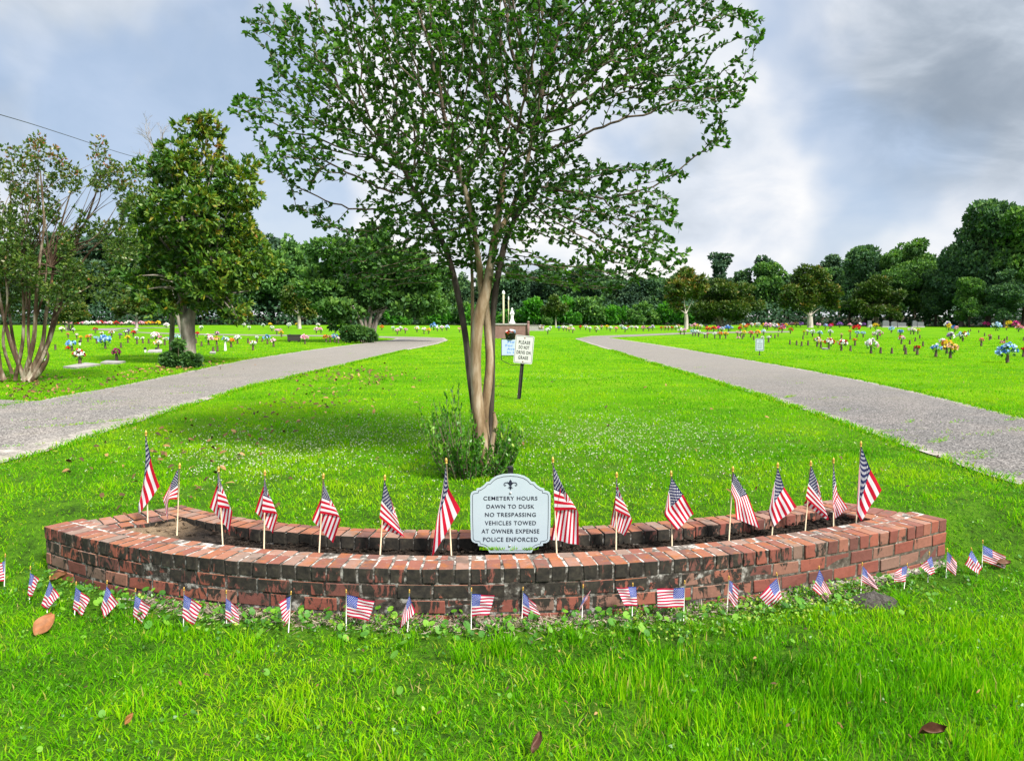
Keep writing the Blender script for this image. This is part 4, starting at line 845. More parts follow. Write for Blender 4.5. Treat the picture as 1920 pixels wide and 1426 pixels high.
# medium and distant single trees
def tree(name, label, base, lobesp, leafmat_, trunkm, n, L, Wd, trunkw, fork=None, tonef=None, k=3, group=None, fill=.3, Y=None, cat='tree', multi=0, dz=0.0):
    q = og(*base) if Y is None else Vector(((base[0]-960)/FPX*Y, Y, float(g(0, Y)))); O = np.array(q); Yq = q.y; kk = Yq/FPX
    t = thing(name, label, cat, q, group); LB = [lob(a, b, c, d, Yq, rng.uniform(-.4, .4)*c*kk, O) for a, b, c, d in lobesp]
    fk = np.array(ud(*(fork or (base[0], base[1]-20)), Yq))-O; m = MB()
    if multi:
        for i in range(multi):
            a = (i/(multi-1)-.5)*2; e = fk+np.array([a*trunkw*kk*4, rng.normal()*.3, abs(rng.normal())*.5]); m.tube(smoothpath([np.array([a*trunkw*kk*.8, rng.normal()*.1, -.1]), e*np.array([.4, .5, .5]), e], 10), np.linspace(trunkw*.45, trunkw*.2, 10)*kk, 7)
    else: m.tube(smoothpath([np.array([0, 0, -.15]), fk*.5+rng.normal(size=3)*.03, fk], 12), np.concatenate([[trunkw*.75], np.linspace(trunkw*.52, trunkw*.42, 11)])*kk, 9)
    limbs(m, fk, LB, trunkw*.22*kk, 1, 6, .3); link('trunk', m.build('trunk', True), M[trunkm], t)
    P, Nn = shell(clump(LB, 5, .42, .6), int(n*1.5), fill); tone = rng.random(len(P))*.65+.2*Nn[:, 2]+.18*Nn[:, 0]+.1  # upward and right-facing leaves toned lighter, light put into the colour
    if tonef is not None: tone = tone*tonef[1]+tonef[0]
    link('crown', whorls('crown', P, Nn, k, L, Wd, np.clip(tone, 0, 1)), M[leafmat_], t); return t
tree('round_tree', 'dark multi stemmed tree at the bend of the left hand road', (690, 641), [(690, 480, 90, 55), (640, 510, 70, 50), (750, 520, 75, 60), (690, 560, 95, 45), (640, 580, 50, 35), (780, 575, 45, 35), (700, 450, 50, 30), (795, 530, 40, 40), (600, 545, 40, 40)], 'forest1', 'bark_grey', 4600, .28, .14, 10, (690, 590), k=4, multi=6)
tree('basal_shrub', 'leafy low shrub at the foot of the tree by the left road bend', (680, 643), [(672, 622, 24, 16), (690, 628, 22, 12), (655, 630, 14, 10)], 'forest1', 'bark_twig', 700, .2, .09, 3, (678, 630), k=4, multi=3, cat='shrub', tonef=(-.1, .9))
tree('basal_shrub', 'dark leafy shrub round the foot of the large magnolia', (336, 689), [(330, 668, 24, 17), (352, 672, 22, 14), (318, 678, 14, 9), (368, 682, 14, 8), (334, 650, 12, 12)], 'forest1', 'bark_twig', 900, .10, .05, 2, (334, 676), k=5, multi=3, cat='shrub', tonef=(-.15, .9))
tree('small_magnolia', 'small pale trunked tree with a lopsided crown on the far left lawn', (562, 616), [(572, 570, 26, 22), (548, 556, 22, 16), (580, 585, 16, 10), (540, 580, 14, 10)], 'bronze_leaf', 'bark_pale', 900, .42, .17, 7, (561, 590), k=3)
tree('small_magnolia', 'little pale trunked tree inside the far left road loop', (256, 615), [(250, 575, 30, 18), (225, 585, 16, 10), (275, 585, 18, 12), (255, 560, 24, 12)], 'bronze_leaf', 'bark_pale', 900, .4, .16, 6, (256, 598), k=3)
tree('brown_bush', 'olive brown rounded bush on the far left lawn beside the big bush', (131, 620), [(132, 580, 26, 20), (115, 590, 18, 14), (150, 590, 16, 14)], 'bronze_leaf', 'bark_grey', 800, .35, .14, 5, (131, 605), k=3, multi=4, cat='bush')
tree('tan_tree', 'thin crowned tan tree with a pale trunk left of the dome shaped bush', (1286, 617), [(1290, 540, 34, 26), (1265, 545, 22, 20), (1310, 530, 24, 18), (1285, 520, 24, 14), (1270, 572, 18, 12)], 'bronze_leaf', 'bark_pale', 800, .45, .17, 8, (1286, 588), k=3, tonef=(.2, .9))
tree('dome_bush', 'broad dome shaped bush with painted lit bronze right side on the right lawn', (1356, 616), [(1365, 562, 62, 36), (1325, 570, 40, 30), (1400, 568, 32, 28), (1355, 548, 45, 22), (1330, 588, 30, 18), (1385, 585, 40, 18)], 'bronze_leaf', 'bark_grey', 3400, .36, .13, 9, (1355, 595), k=3, multi=5, cat='bush', tonef=(-.08, .95))
tree('bronze_magnolia', 'bronze leaved tree with a forked pale trunk before the right treeline', (1519, 614), [(1520, 535, 48, 30), (1490, 555, 30, 24), (1550, 555, 30, 24), (1505, 515, 24, 20), (1530, 508, 16, 14), (1470, 565, 16, 14), (1562, 570, 15, 14), (1520, 565, 40, 18)], 'bronze_leaf', 'bark_pale', 2400, .42, .16, 11, (1519, 592), k=3)
tree('low_magnolia', 'low wide green magnolia with a hidden trunk before the tall right trees', (1642, 612), [(1645, 555, 44, 28), (1610, 565, 30, 22), (1675, 560, 22, 24), (1640, 535, 34, 18), (1630, 585, 40, 16), (1670, 585, 22, 16)], 'bronze_leaf', 'bark_dark', 2300, .42, .16, 8, (1642, 590), k=3, tonef=(-.02, .8))
tree('small_magnolia', 'dark round headed little tree with a pale trunk right of the statue wall', (1042, 614), [(1042, 572, 20, 16), (1030, 580, 14, 10), (1056, 580, 13, 10)], 'bronze_leaf', 'bark_pale', 700, .42, .16, 3, (1042, 595), k=3, tonef=(-.05, .8))
# ------------------------------------------------------------------ woodland behind the lawns
def crown_mesh(name, kind, n, leaf, seed):
    r = np.random.default_rng(seed); LB = []
    if kind == 'broad':
        for i in range(15):
            a = r.uniform(0, 6.28); h = r.uniform(.22, .90); w = .34*math.sin(math.pi*min(1, h*.9+.12))**.6
            LB.append((np.array([math.cos(a)*w*.62, math.sin(a)*w*.62, h]), np.array([1, 1, .8])*r.uniform(.10, .17)))
        LB.append((np.array([0, 0, .5]), np.array([.24, .24, .36]))); LB.append((np.array([0, 0, .86]), np.array([.13, .13, .12])))
    elif kind == 'pine':
        for i in range(20):
            a = r.uniform(0, 6.28); h = r.uniform(.30, .97); w = .26*(1.06-h)+.04
            LB.append((np.array([math.cos(a)*w*.8, math.sin(a)*w*.8, h]), np.array([1, 1, .55])*r.uniform(.06, .12)))
        LB.append((np.array([0, 0, .62]), np.array([.10, .10, .34])))
    else:
        for i in range(10):
            a = r.uniform(0, 6.28); LB.append((np.array([math.cos(a)*.32, math.sin(a)*.32, r.uniform(.15, .72)]), np.array([.24, .24, .24])*r.uniform(.7, 1.2)))
        LB.append((np.array([0, 0, .4]), np.array([.36, .36, .42])))
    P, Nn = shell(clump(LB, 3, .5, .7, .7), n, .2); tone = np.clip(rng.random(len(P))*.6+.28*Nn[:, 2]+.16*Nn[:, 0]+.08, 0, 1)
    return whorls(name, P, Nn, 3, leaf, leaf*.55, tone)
PROTO = {'broad': [crown_mesh('crown', 'broad', 2000, .052, s) for s in (1, 2, 3, 4)], 'pine': [crown_mesh('crown', 'pine', 1700, .045, s) for s in (5, 6)], 'bush': [crown_mesh('crown', 'bush', 700, .13, s) for s in (7, 8)], 'near': [crown_mesh('crown', 'broad', 5200, .034, s) for s in (11, 12)]}
m = MB(); m.tube([(0, 0, -.02), (.01, 0, .3), (0, .01, .8)], [.022, .016, .005], 7); m.tube([(0, 0, .3), (.1, .04, .6)], [.010, .003], 5); m.tube([(0, 0, .26), (-.09, -.05, .58)], [.010, .003], 5); TRK = m.build('trunk', True)
pvar = {}
def forest_tree(px, top, Y, kind, mk, label, group, width=1.0, cat='tree', name='woodland_tree'):
    x = (px-960)/FPX*Y; z0 = float(g(0, Y)); zt = ud(px, top, Y).z; H = zt-z0
    t = thing(name, label, cat, (x, Y, z0), group, random.uniform(0, 6.28))
    i = random.randrange(len(PROTO[kind])); key = (kind, i, mk)
    if key not in pvar: pvar[key] = PROTO[kind][i].copy(); pvar[key].materials.clear(); pvar[key].materials.append(M[mk])
    c = link('crown', pvar[key], None, t); c.scale = (H*width, H*width, H)
    b = link('trunk', TRK, M['bark_dark'], t); b.scale = (H, H, H)
LBL = {'L': 'dark woodland tree in the treeline beyond the left lawn', 'C': 'dark woodland tree beyond the flower rows behind the statue', 'R': 'dark woodland tree in the treeline beyond the right lawn', 'P': 'tall pine standing out of the distant treeline'}
def prof(px):
    return float(np.interp(px, [-500, 0, 230, 520, 560, 620, 700, 900, 1100, 1300, 1400, 1480, 1560, 1600, 1640, 1720, 1760, 1800, 1850, 2300], [430, 430, 440, 440, 445, 470, 490, 495, 492, 500, 495, 500, 500, 470, 445, 448, 470, 410, 365, 350]))
px = -420.0; i = 0
while px < 1590:
    reg = 'L' if px < 640 else 'C' if px < 1290 else 'R'; Y = 118+random.uniform(-3, 8)
    forest_tree(px, prof(px)+random.uniform(-9, 20), Y, 'broad', random.choice(['forest0', 'forest0', 'forest1', 'forest2']), LBL[reg], {'L': 'trees beyond the left lawn', 'C': 'trees behind the statue', 'R': 'trees beyond the right lawn'}[reg], random.uniform(.8, 1.1))
    px += random.uniform(34, 58)
px = -430.0
while px < 2350:
    reg = 'L' if px < 640 else 'C' if px < 1290 else 'R'
    forest_tree(px, prof(px)+random.uniform(0, 30), 132+random.uniform(-3, 5), 'broad', 'forest0', LBL[reg], {'L': 'trees beyond the left lawn', 'C': 'trees behind the statue', 'R': 'trees beyond the right lawn'}[reg], random.uniform(.85, 1.15)); px += random.uniform(44, 64)
for px in (470, 650, 735, 1345, 1430, 1555): forest_tree(px, prof(px)-random.uniform(8, 22), 124, 'pine', 'forest2', LBL['P'], 'pines in the treeline')
for px, top, Y, mk, wd, lb in ((1620, 452, 104, 'forest0', .9, 'rounded tall tree left of the gap in the right treeline'), (1668, 462, 101, 'forest1', .85, 'mid green tall tree behind the low wide magnolia'), (1712, 440, 105, 'forest1', .9, 'bright topped tall tree just left of the gap in the right treeline'), (1590, 492, 108, 'forest0', .85, 'shorter dark tree at the step of the right treeline'), (1752, 500, 99, 'forest0', .9, 'low dark tree filling the gap in the right treeline'),
                          (1800, 420, 96, 'forest0', .75, 'tall dark tree just right of the gap in the right treeline'), (1850, 364, 94, 'forest0', .8, 'tallest airy tree near the right edge'), (1918, 376, 90, 'forest1', .8, 'tall green tree cut by the right edge'), (1990, 360, 92, 'forest0', .85, 'tall dark tree just beyond the right edge'), (2080, 380, 90, 'forest1', .85, 'tall tree well beyond the right edge'), (1815, 515, 90, 'forest1', .95, 'low spreading tree under the tallest right trees'), (1880, 500, 88, 'forest0', .95, 'low dark tree under the right edge trees'), (2190, 370, 92, 'forest0', .85, 'last tall tree beyond the right edge')):
    forest_tree(px, top, Y, 'near', mk, lb, 'tall trees by the right lawn', wd)
for px in np.arange(985, 1300, 22): forest_tree(px+random.uniform(-8, 8), random.uniform(548, 590), 108+random.uniform(-3, 4), 'bush', random.choice(['scrub', 'scrub', 'forest1']), 'bright green scrub bush before the woodland right of the statue', 'scrub bushes before the woodland', .9, 'bush', 'scrub_bush')
for px in np.arange(735, 985, 26): forest_tree(px+random.uniform(-8, 8), random.uniform(560, 596), 108+random.uniform(-3, 4), 'bush', random.choice(['scrub', 'forest1']), 'bright green scrub bush before the woodland left of the statue', 'scrub bushes before the woodland', .9, 'bush', 'scrub_bush')
# low dark undergrowth along the wood edge
n = 30000; X = rng.uniform(-115, 135, n); Yv = rng.uniform(112, 124, n)-np.where(X > 45, 14, 0)*ss(X, 44, 60); Z = g(X, Yv)+rng.random(n)**1.3*3.4
und = leaves('undergrowth', np.stack([X, Yv, Z], 1), rdir(n)+np.array([0, -.2, .3]), .55, .32, rng.random(n)*.3); tag(link('undergrowth', und, M['forest0']), kind='stuff')
# overhead cable
cp = [np.array(ud(-420, 100, 30)), np.array(ud(0, 215, 42)), np.array(ud(120, 252, 52)), np.array(ud(230, 288, 66)), np.array(ud(400, 340, 90)), np.array(ud(500, 462, 120))]
m = MB(); m.tube(smoothpath(cp, 40), np.full(40, .022), 6); tag(link('overhead_cable', m.build('overhead_cable'), M['black']), 'thin dark overhead cable sloping down across the sky at upper left', 'cable')
# ------------------------------------------------------------------ statue on its brown walled bed
sb0 = og(961, 634.5); YW = sb0.y; kw = YW/FPX; wl = thing('brown_wall_bed', 'low brown rendered wall under the white statue', 'wall', sb0)
m = MB(); m.box(-.1, .9, .40, 64*kw, 1.8, .88); link('wall', m.build('wall'), M['brownwall'], wl)
m = MB(); m.box(-.1, .9, .865, 66*kw, 1.9, .06); link('ledge', m.build('ledge'), M['stone'], wl)
m = MB(); m.box(29.5*kw, -.05, .44, .14, .14, .98); m.lathe([(.05, .93), (.075, .96), (.085, 1.0), (.06, 1.05), (.001, 1.07)], 12, (29.5*kw, -.05, 0)); link('pillar', m.build('pillar', True), M['brownwall'], wl)
st = thing('statue', 'white statue of a robed praying figure on the brown wall', 'statue', (sb0.x-.03, YW+.55, sb0.z+.895)); q = 1/1.0
m = MB(); m.lathe([(.235, 0), (.24, .03), (.20, .10), (.15, .16), (.125, .20)], 18, tone=.5)
m.lathe([(.125, .18), (.115, .24), (.10, .34), (.108, .46), (.128, .58), (.135, .66), (.125, .74), (.095, .80), (.060, .835), (.062, .86), (.070, .90), (.066, .945), (.045, .98), (.004, 1.0)], 18, (0, 0, 0), 1, .8)
for s in (-1, 1): m.tube(smoothpath([(s*.11, -.02, .70), (s*.12, -.08, .58), (s*.03, -.14, .66), (0, -.15, .72)], 10), np.linspace(.042, .018, 10), 8)
for i in range(9): a = i*.7; m.tube([(.10*math.cos(a), .085*math.sin(a), .34), (.118*math.cos(a+.1), .095*math.sin(a+.1), .20)], [.012, .02], 6)
so_ = link('body', m.build('body', True), M['statue'], st); so_.scale = (.86, .86, .98)
for px, w, top, lb in ((944, .115, 552, 'thick cream pole beside the white statue'), (953.5, .05, 563, 'thin cream pole between the thick pole and the statue')):
    p = ud(px, 606, YW+.7); t = thing('pole', lb, 'pole', (p.x, p.y, sb0.z)); zt = ud(px, top, YW+.7).z-sb0.z; m = MB(); m.lathe([(w*.5, 0), (w*.5, zt)], 12); link('shaft', m.build('shaft', True), M['cream'], t)
    m = MB(); m.lathe([(w*.7, 0), (w*.85, .05), (w*.8, .12), (w*.4, .22), (.002, .26)], 12, (0, 0, zt)); link('cap', m.build('cap', True), M['statue'], t)
p = og(1003, 620); t = thing('low_wall', 'low pale grey wall just right of the brown wall bed', 'wall', p); m = MB(); m.box(0, 0, .22, 1.7, .25, .5); m.box(0, 0, .49, 1.8, .32, .05); link('wall', m.build('wall'), M['stone'], t)
hb_ = og(955, 640); hb_y = YN; bk = thing('flower_basket', 'dark basket of mixed flowers standing on top of the blue lettered notice', 'basket', (nb.x+(x0+x1)/2-.12, YN+.05, nz+z1+.01))
m = MB(); m.lathe([(.085, 0), (.105, .105), (.11, .11), (.10, .10), (.08, .01)], 14, cap=True); link('basket', m.build('basket', True), M['post'], bk)
# ------------------------------------------------------------------ grave vases and bouquets
CL = {'red': [(.55, .02, .02)], 'white': [(.80, .79, .77), (.78, .74, .72)], 'pink': [(.74, .32, .46), (.76, .50, .58)], 'magenta': [(.62, .05, .28)], 'blue': [(.05, .18, .55), (.10, .30, .70)], 'sky': [(.30, .50, .75), (.45, .62, .80)], 'yellow': [(.72, .52, .03)], 'orange': [(.72, .24, .03)], 'purple': [(.26, .10, .42)], 'coral': [(.70, .22, .16)], 'peach': [(.75, .48, .30)], 'pale': [(.66, .74, .70), (.74, .74, .70)]}
def pal(*ks): return [c for k in ks for c in CL[k]]
VM = None
def vase_mesh():
    m = MB(); m.lathe([(.040, 0), (.046, .012), (.044, .03), (.036, .12), (.031, .175), (.036, .2), (.041, .208), (.034, .2), (.026, .15)], 14); return m.build('vase', True)
VM = vase_mesh(); VM.materials.append(M['bronze']); VT = VM.copy(); VT.materials.clear(); VT.materials.append(M['terracotta']); VW = VM.copy(); VW.materials.clear(); VW.materials.append(M['statue'])
BQ = {}
def bouquet(keys, seed=0, shape=1.0):
    k = (keys, seed)
    if k in BQ: return BQ[k]
    r = np.random.default_rng(100+seed+len(BQ)*7); cols = pal(*keys); P = []; D = []; C = []; L = []; Wd = []
    for i in range(26):
        a = r.uniform(0, 6.28); e = math.asin(r.uniform(-.25, 1)); d = np.array([math.cos(a)*math.cos(e), math.sin(a)*math.cos(e), math.sin(e)*.85]); c = np.array([0, 0, .10])+d*.19*r.uniform(.7, 1.12)
        col = np.array(cols[r.integers(len(cols))])*r.uniform(.75, 1.1); fl = r.uniform(.045, .08)
        u = unit(np.cross(d, r.normal(size=3))); v = np.cross(d, u)
        for j in range(9):
            b = j*.7+r.uniform(-.1, .1); lay = .25 if j < 6 else .9
            P.append(c); D.append(u*math.cos(b)+v*math.sin(b)+d*lay); C.append(np.clip(col*r.uniform(.85, 1.1), 0, .85)); L.append(fl); Wd.append(fl*.75)
    for i in range(34):
        d = unit(r.normal(size=3)+np.array([0, 0, .2])); P.append(np.array([0, 0, .06])+d*.10); D.append(d); C.append(np.array([.02, .09, .02])*r.uniform(.6, 1.5)); L.append(r.uniform(.06, .12)); Wd.append(.035)
    for i in range(8): P.append(np.array([0, 0, -.04])); D.append(np.array([r.normal()*.3, r.normal()*.3, 1.])); C.append(np.array([.03, .10, .02])); L.append(.2); Wd.append(.02)
    me = leaves('bouquet', np.array(P), np.array(D), np.array(L), np.array(Wd), .5, np.array(C), .25); me.materials.append(M['petal']); BQ[k] = me; return me
VS = []
def vase(px, py, keys, wpx=None, label=None, group=None, kind='bronze', low=False, seed=None, cat='vase'):
    q = og(px, py); k = q.y/FPX; s = min(1.6, max(.9, 1+.05*random.uniform(-1, 1)))
    t = thing('flower_vase' if keys else 'empty_vase', label or '', cat, q, group, random.uniform(0, 6.28))
    if not low:
        v = link('vase', {'bronze': VM, 'terracotta': VT, 'white': VW}[kind], None, t); v.scale = (s*1.1, s*1.1, s*(1.75 if kind == 'white' else 1.1))
    if keys:
        b = link('bouquet', bouquet(keys, (VS.__len__()) % 2 if seed is None else seed), None, t); sc = (wpx*k*(1.0+.35*float(ss(q.y, 30, 75)))/.42) if wpx else 1.0; sc = min(2.0, max(.45, sc))
        b.scale = (sc, sc, sc*random.uniform(.9, 1.05)); b.location = (random.uniform(-.02, .02), 0, (.0 if low else (.38 if kind == 'white' else .21*s*1.05)))
        b.rotation_euler = (random.uniform(-.15, .15), random.uniform(-.15, .15), random.uniform(0, 6.28))
    VS.append(t); return t
NMC = {'sky': 'pale blue', 'pale': 'pale grey green'}
def nm(keys): return ' and '.join(NMC.get(k, k) for k in keys)
ROWL = 'flower vases on the left lawn'; ROWR = 'flower vases on the right lawn'; EML = 'empty vases on the left lawn'; EMR = 'empty vases on the right lawn'
special = [
 (81, 694, ('white',), 9, 'brown vase with small white flowers at the foot of the left bush', ROWL, 'terracotta'),
 (150, 685, ('red', 'white'), 24, 'large red and white bouquet on the longer grey grave slab', ROWL, 'bronze'),
 (219, 678.5, ('magenta',), 17, 'round magenta bouquet on the shorter grey grave slab', ROWL, 'bronze'),
 (135, 658, ('blue', 'sky'), 18, 'deep blue bouquet behind the red and white bouquet', ROWL, 'bronze'),
 (197.6, 654, ('sky', 'blue'), 25, 'largest pale blue bouquet on the left lawn', ROWL, 'bronze'),
 (474.6, 656.6, ('white', 'orange', 'pale'), 13, 'mixed white orange and green bouquet right of the magnolia, nearest the left road', ROWL, 'bronze'),
 (422.6, 658, ('white', 'sky'), 14, 'white bouquet in a tall white vase right of the magnolia trunk', ROWL, 'white'),
 (433.5, 651, ('orange',), 12, 'orange bouquet beside the tall white vase', ROWL, 'bronze'),
 (391, 647, ('pink', 'white', 'peach'), 17, 'large pink and white bouquet just right of the magnolia trunk', ROWL, 'bronze'),
 (406.5, 647, ('yellow', 'peach'), 12, 'yellow and peach bouquet behind two bare vases right of the magnolia', ROWL, 'bronze'),
 (406.5, 633, ('purple', 'pink'), 8, 'round violet bouquet above the yellow and peach one', ROWL, 'bronze'),
 (445.5, 644.5, ('white',), 13, 'plain white bouquet right of the tall white vase', ROWL, 'bronze'),
 (297, 656.6, ('white', 'peach', 'yellow'), 15, 'cream bouquet on the pale slab left of the magnolia trunk', ROWL, 'bronze'),
 (293, 643, ('pink', 'white'), 18, 'wide pink and white bouquet left of the magnolia trunk', ROWL, 'bronze'),
 (572, 645, ('pink',), 14, 'pink bouquet alone before the left road bend', ROWL, 'bronze'),
 (1633, 662.5, ('white', 'pink', 'pale'), 24, 'tall bouquet of white balls and pink flowers beside empty vases on the right lawn', ROWR, 'bronze'),
 (1645, 637, ('magenta', 'pink', 'white'), 17, 'magenta and pink bouquet behind the white ball bouquet', ROWR, 'bronze'),
 (1532, 650, ('red', 'white'), 16, 'red and white bouquet, leftmost of the near bouquets on the right lawn', ROWR, 'bronze'),
 (1539, 652.5, ('white', 'yellow'), 12, 'white and yellow bouquet between two red ones', ROWR, 'bronze'),
 (1554, 655, ('orange', 'red', 'white'), 18, 'orange red and white bouquet', ROWR, 'bronze'),
 (1577.5, 657.5, ('red', 'white', 'red'), 18, 'deep red bouquet with a white centre', ROWR, 'bronze'),
 (1754.7, 669, ('sky', 'blue', 'white'), 19, 'pale blue bouquet left of the yellow bouquets', ROWR, 'bronze'),
 (1781.6, 671.4, ('yellow', 'peach'), 24, 'bright yellow bouquet in front of the orange one', ROWR, 'bronze'),
 (1775, 663, ('orange', 'yellow'), 22, 'orange and yellow bouquet behind the bright yellow one', ROWR, 'bronze'),
 (1767, 652, ('pink', 'white'), 13, 'round pale pink bouquet above the yellow bouquets', ROWR, 'bronze'),
 (1782, 640, ('white', 'purple'), 15, 'white and dark bouquet behind the yellow bouquets', ROWR, 'bronze'),
 (1805, 639.7, ('white', 'red', 'sky'), 17, 'red white and blue bouquet right of the yellow bouquets', ROWR, 'bronze'),
 (1888.8, 680.4, ('sky', 'blue'), 34, 'largest blue bouquet, nearest the right road', ROWR, 'bronze'),
 (1919, 669, ('red',), 10, 'red bouquet at the right edge of the picture', ROWR, 'bronze'),
 (1839.7, 648.7, ('coral',), 9, 'coral bouquet between the yellow and the largest blue bouquets', ROWR, 'bronze'),
 (1690, 645, ('red', 'pink', 'white'), 12, 'red and pink bouquet above the two close empty vases', ROWR, 'bronze'),
 (1687.5, 631, ('blue', 'sky', 'white'), 11, 'bright blue bouquet behind the red and pink one', ROWR, 'bronze'),
 (1719.7, 665, ('red',), 6, 'vase with a single small red flower at its rim', ROWR, 'bronze'),
 (1366, 622, ('blue', 'sky'), 11, 'bright blue bouquet near the dome shaped bush', ROWR, 'bronze'),
 (1395, 632, ('yellow',), 9, 'yellow bouquet left of the no parking sign', ROWR, 'bronze'),
 (1867, 620, ('pale', 'sky'), 13, 'spiky pale blue bouquet before the right treeline', ROWR, 'bronze'),
 (813, 619, ('blue', 'sky'), 10, 'round bright blue bouquet beyond the left road end', 'flower vases beyond the road ends', 'bronze')]
for a in special: vase(*a)
for a in [(127, 655, ('red',), 8, 'low red flowers in the grass left of the deep blue bouquet', ROWL), (1384, 635, ('pink', 'peach'), 6, 'low pale pink flowers in the grass left of the yellow bouquet', ROWR), (1879, 643.8, ('pink', 'coral'), 9, 'low pink flowers in the grass above the largest blue bouquet', ROWR), (1606, 618, ('red',), 11, 'low wide red flowers before the headstones', ROWR)]: vase(*a, low=True)
mid = [(152, 641, 'yellow', 6), (165, 641, 'yellow orange', 9), (170, 637, 'red white', 6), (181.5, 644, 'sky', 9), (191, 632, 'white red', 6), (209.6, 632, 'red white', 9), (179, 624, 'red', 7), (128, 634, 'coral', 5), (144, 635, 'pink white', 5), (116, 623, 'white peach', 7), (138, 624, 'white', 5), (225, 635, 'purple', 6), (240, 643, 'yellow', 10), (257, 645, 'white purple', 8), (268, 644, 'white', 7), (236, 630, 'purple white', 7), (241, 627, 'purple', 6), (250, 631, 'red', 8), (255, 626, 'white', 6), (98, 621, 'white pale', 9), (95, 630, 'orange', 6), (95, 636, 'white', 6), (309, 647, 'peach white', 9), (318, 645, 'blue sky', 9), (332, 642, 'sky white', 10), (342, 640, 'white sky', 8), (370, 633, 'red', 7), (377, 620, 'white', 6), (467, 619, 'white', 5), (482, 642, 'pale', 5), (501.6, 645, 'sky blue', 13), (513, 650, 'pink pale', 11), (543, 639, 'blue', 7), (611.6, 642, 'orange', 11), (619, 642, 'orange peach', 8), (627.7, 642, 'blue pale', 12), (634.5, 644, 'pink white', 6), (644, 640, 'yellow orange', 10), (651, 640, 'orange peach', 10), (650, 629, 'red', 9), (528, 632.7, 'yellow', 8), (519, 627, 'pink', 7), (526, 626, 'pink peach', 6), (510, 621, 'white', 6), (593, 625, 'white pink', 8), (602, 625, 'pink', 7), (629, 625, 'white sky', 9), (637, 624, 'yellow', 5), (312, 614.5, 'white', 8),
 (745, 627, 'pink white', 8), (760, 625, 'pink', 6), (782, 623, 'yellow white', 8), (795, 626, 'orange white', 8), (804, 626, 'yellow orange', 7), (820, 621, 'white', 6), (829, 620.5, 'white pink', 7), (838, 620, 'white sky', 7), (862, 623, 'peach', 6), (716, 619, 'orange', 6), (751, 621, 'white', 6), (737, 620, 'pale', 5),
 (1014, 620, 'orange white', 8), (1027, 626, 'white pale', 8), (1032, 619.5, 'white pale', 5), (1048, 620, 'blue purple', 5), (1057, 620, 'pink white', 6), (1062, 620.5, 'white', 5), (1067, 622, 'peach', 6), (1074, 624, 'pink white', 6), (1070, 617, 'white', 5), (1088, 618.5, 'red', 5), (1098, 618.5, 'white yellow', 6), (1106, 622, 'white', 6), (1118, 623, 'pale yellow', 9), (1128, 618, 'red white', 5), (1138, 618.5, 'yellow', 6), (1144, 621, 'white pale', 6), (1155, 622, 'orange pink', 6), (1166, 618, 'white pale', 6), (1172, 623, 'blue white', 7), (1177, 618, 'red', 4), (1184, 619.5, 'pale white', 6), (1193, 620.5, 'pink white', 6), (1206, 621, 'pink magenta', 7), (1216.6, 621, 'yellow purple', 6), (1224, 619.5, 'white purple', 6), (1240, 619.5, 'red', 4), (1247, 619.5, 'red pink', 5), (1253, 619.5, 'red white', 5), (1260, 619.5, 'red', 5), (1267, 619, 'white', 5), (1272, 616.5, 'peach', 5),
 (1276, 627, 'white pale', 9), (1283, 628, 'white pink', 8), (1299, 629.6, 'white sky', 8), (1304, 629.6, 'sky white', 7), (1309.6, 631, 'white', 8), (1321, 634, 'white pale', 5), (1326, 633.5, 'red pink', 6), (1340, 634.5, 'white pale', 8), (1350, 635, 'orange', 9), (1360.6, 635, 'orange yellow', 9), (1326, 624, 'orange red', 9), (1338, 623.5, 'orange red', 9), (1346.5, 622.5, 'magenta', 7), (1353, 623.5, 'sky white', 7), (1383, 631, 'pink', 6), (1388, 632, 'pink white', 6), (1407.5, 632.7, 'red coral', 9), (1420, 632, 'orange yellow', 9), (1388, 622, 'red', 7), (1432, 628, 'sky white', 7), (1430, 642, 'white', 4), (1441, 642.5, 'white', 5), (1399, 619, 'orange', 6), (1439, 617.5, 'pink purple', 11), (1453, 617.5, 'white purple', 8), (1460, 622, 'red', 4), (1467, 618, 'red purple', 8), (1302, 617, 'coral pink', 8), (1308, 617.5, 'yellow peach', 7), (1314, 617, 'white', 6), (1293, 616.5, 'magenta white', 6), (1324, 616, 'white', 5),
 (1482, 625.6, 'red', 7), (1467, 622, 'pink red', 8), (1507.5, 628, 'yellow', 5), (1513.5, 628, 'white', 6), (1523.5, 631, 'white pale', 9), (1537, 633, 'sky pale', 9), (1556.5, 630, 'pale', 9), (1603, 648, 'orange', 4), (1594, 628, 'orange', 5), (1607, 632.5, 'sky', 8), (1618.5, 632.5, 'sky', 8), (1642, 618, 'yellow', 9), (1671, 624, 'sky', 8), (1577.5, 635, 'peach', 3), (1707.6, 626.5, 'yellow white', 9), (1713, 627, 'white yellow', 8), (1721, 626, 'yellow', 6), (1778.6, 620, 'yellow', 9), (1790, 623, 'blue pink', 10), (1775.6, 614, 'white purple', 9), (1855, 638, 'white red', 4), (1848, 614, 'magenta', 9), (1838, 613, 'white', 6), (1892, 614.5, 'yellow', 10), (1887, 619, 'yellow', 4), (1904, 615, 'magenta', 11), (1910, 622, 'pink coral', 11), (1915, 613, 'pink', 9), (1883, 612.5, 'purple', 6), (1534, 615, 'pink purple', 7), (1548, 616, 'sky purple', 6), (1556, 617, 'magenta', 6), (1559, 614, 'red', 6), (1574, 614, 'purple', 8), (1593, 615, 'pink', 6), (1612, 613.5, 'white purple', 6), (1620, 612.5, 'purple', 5), (1632, 617, 'white pale', 5), (1476, 613.5, 'white peach', 6), (1485, 613, 'pink', 6), (1493, 613, 'yellow peach', 7), (1501, 612.5, 'purple', 7)]
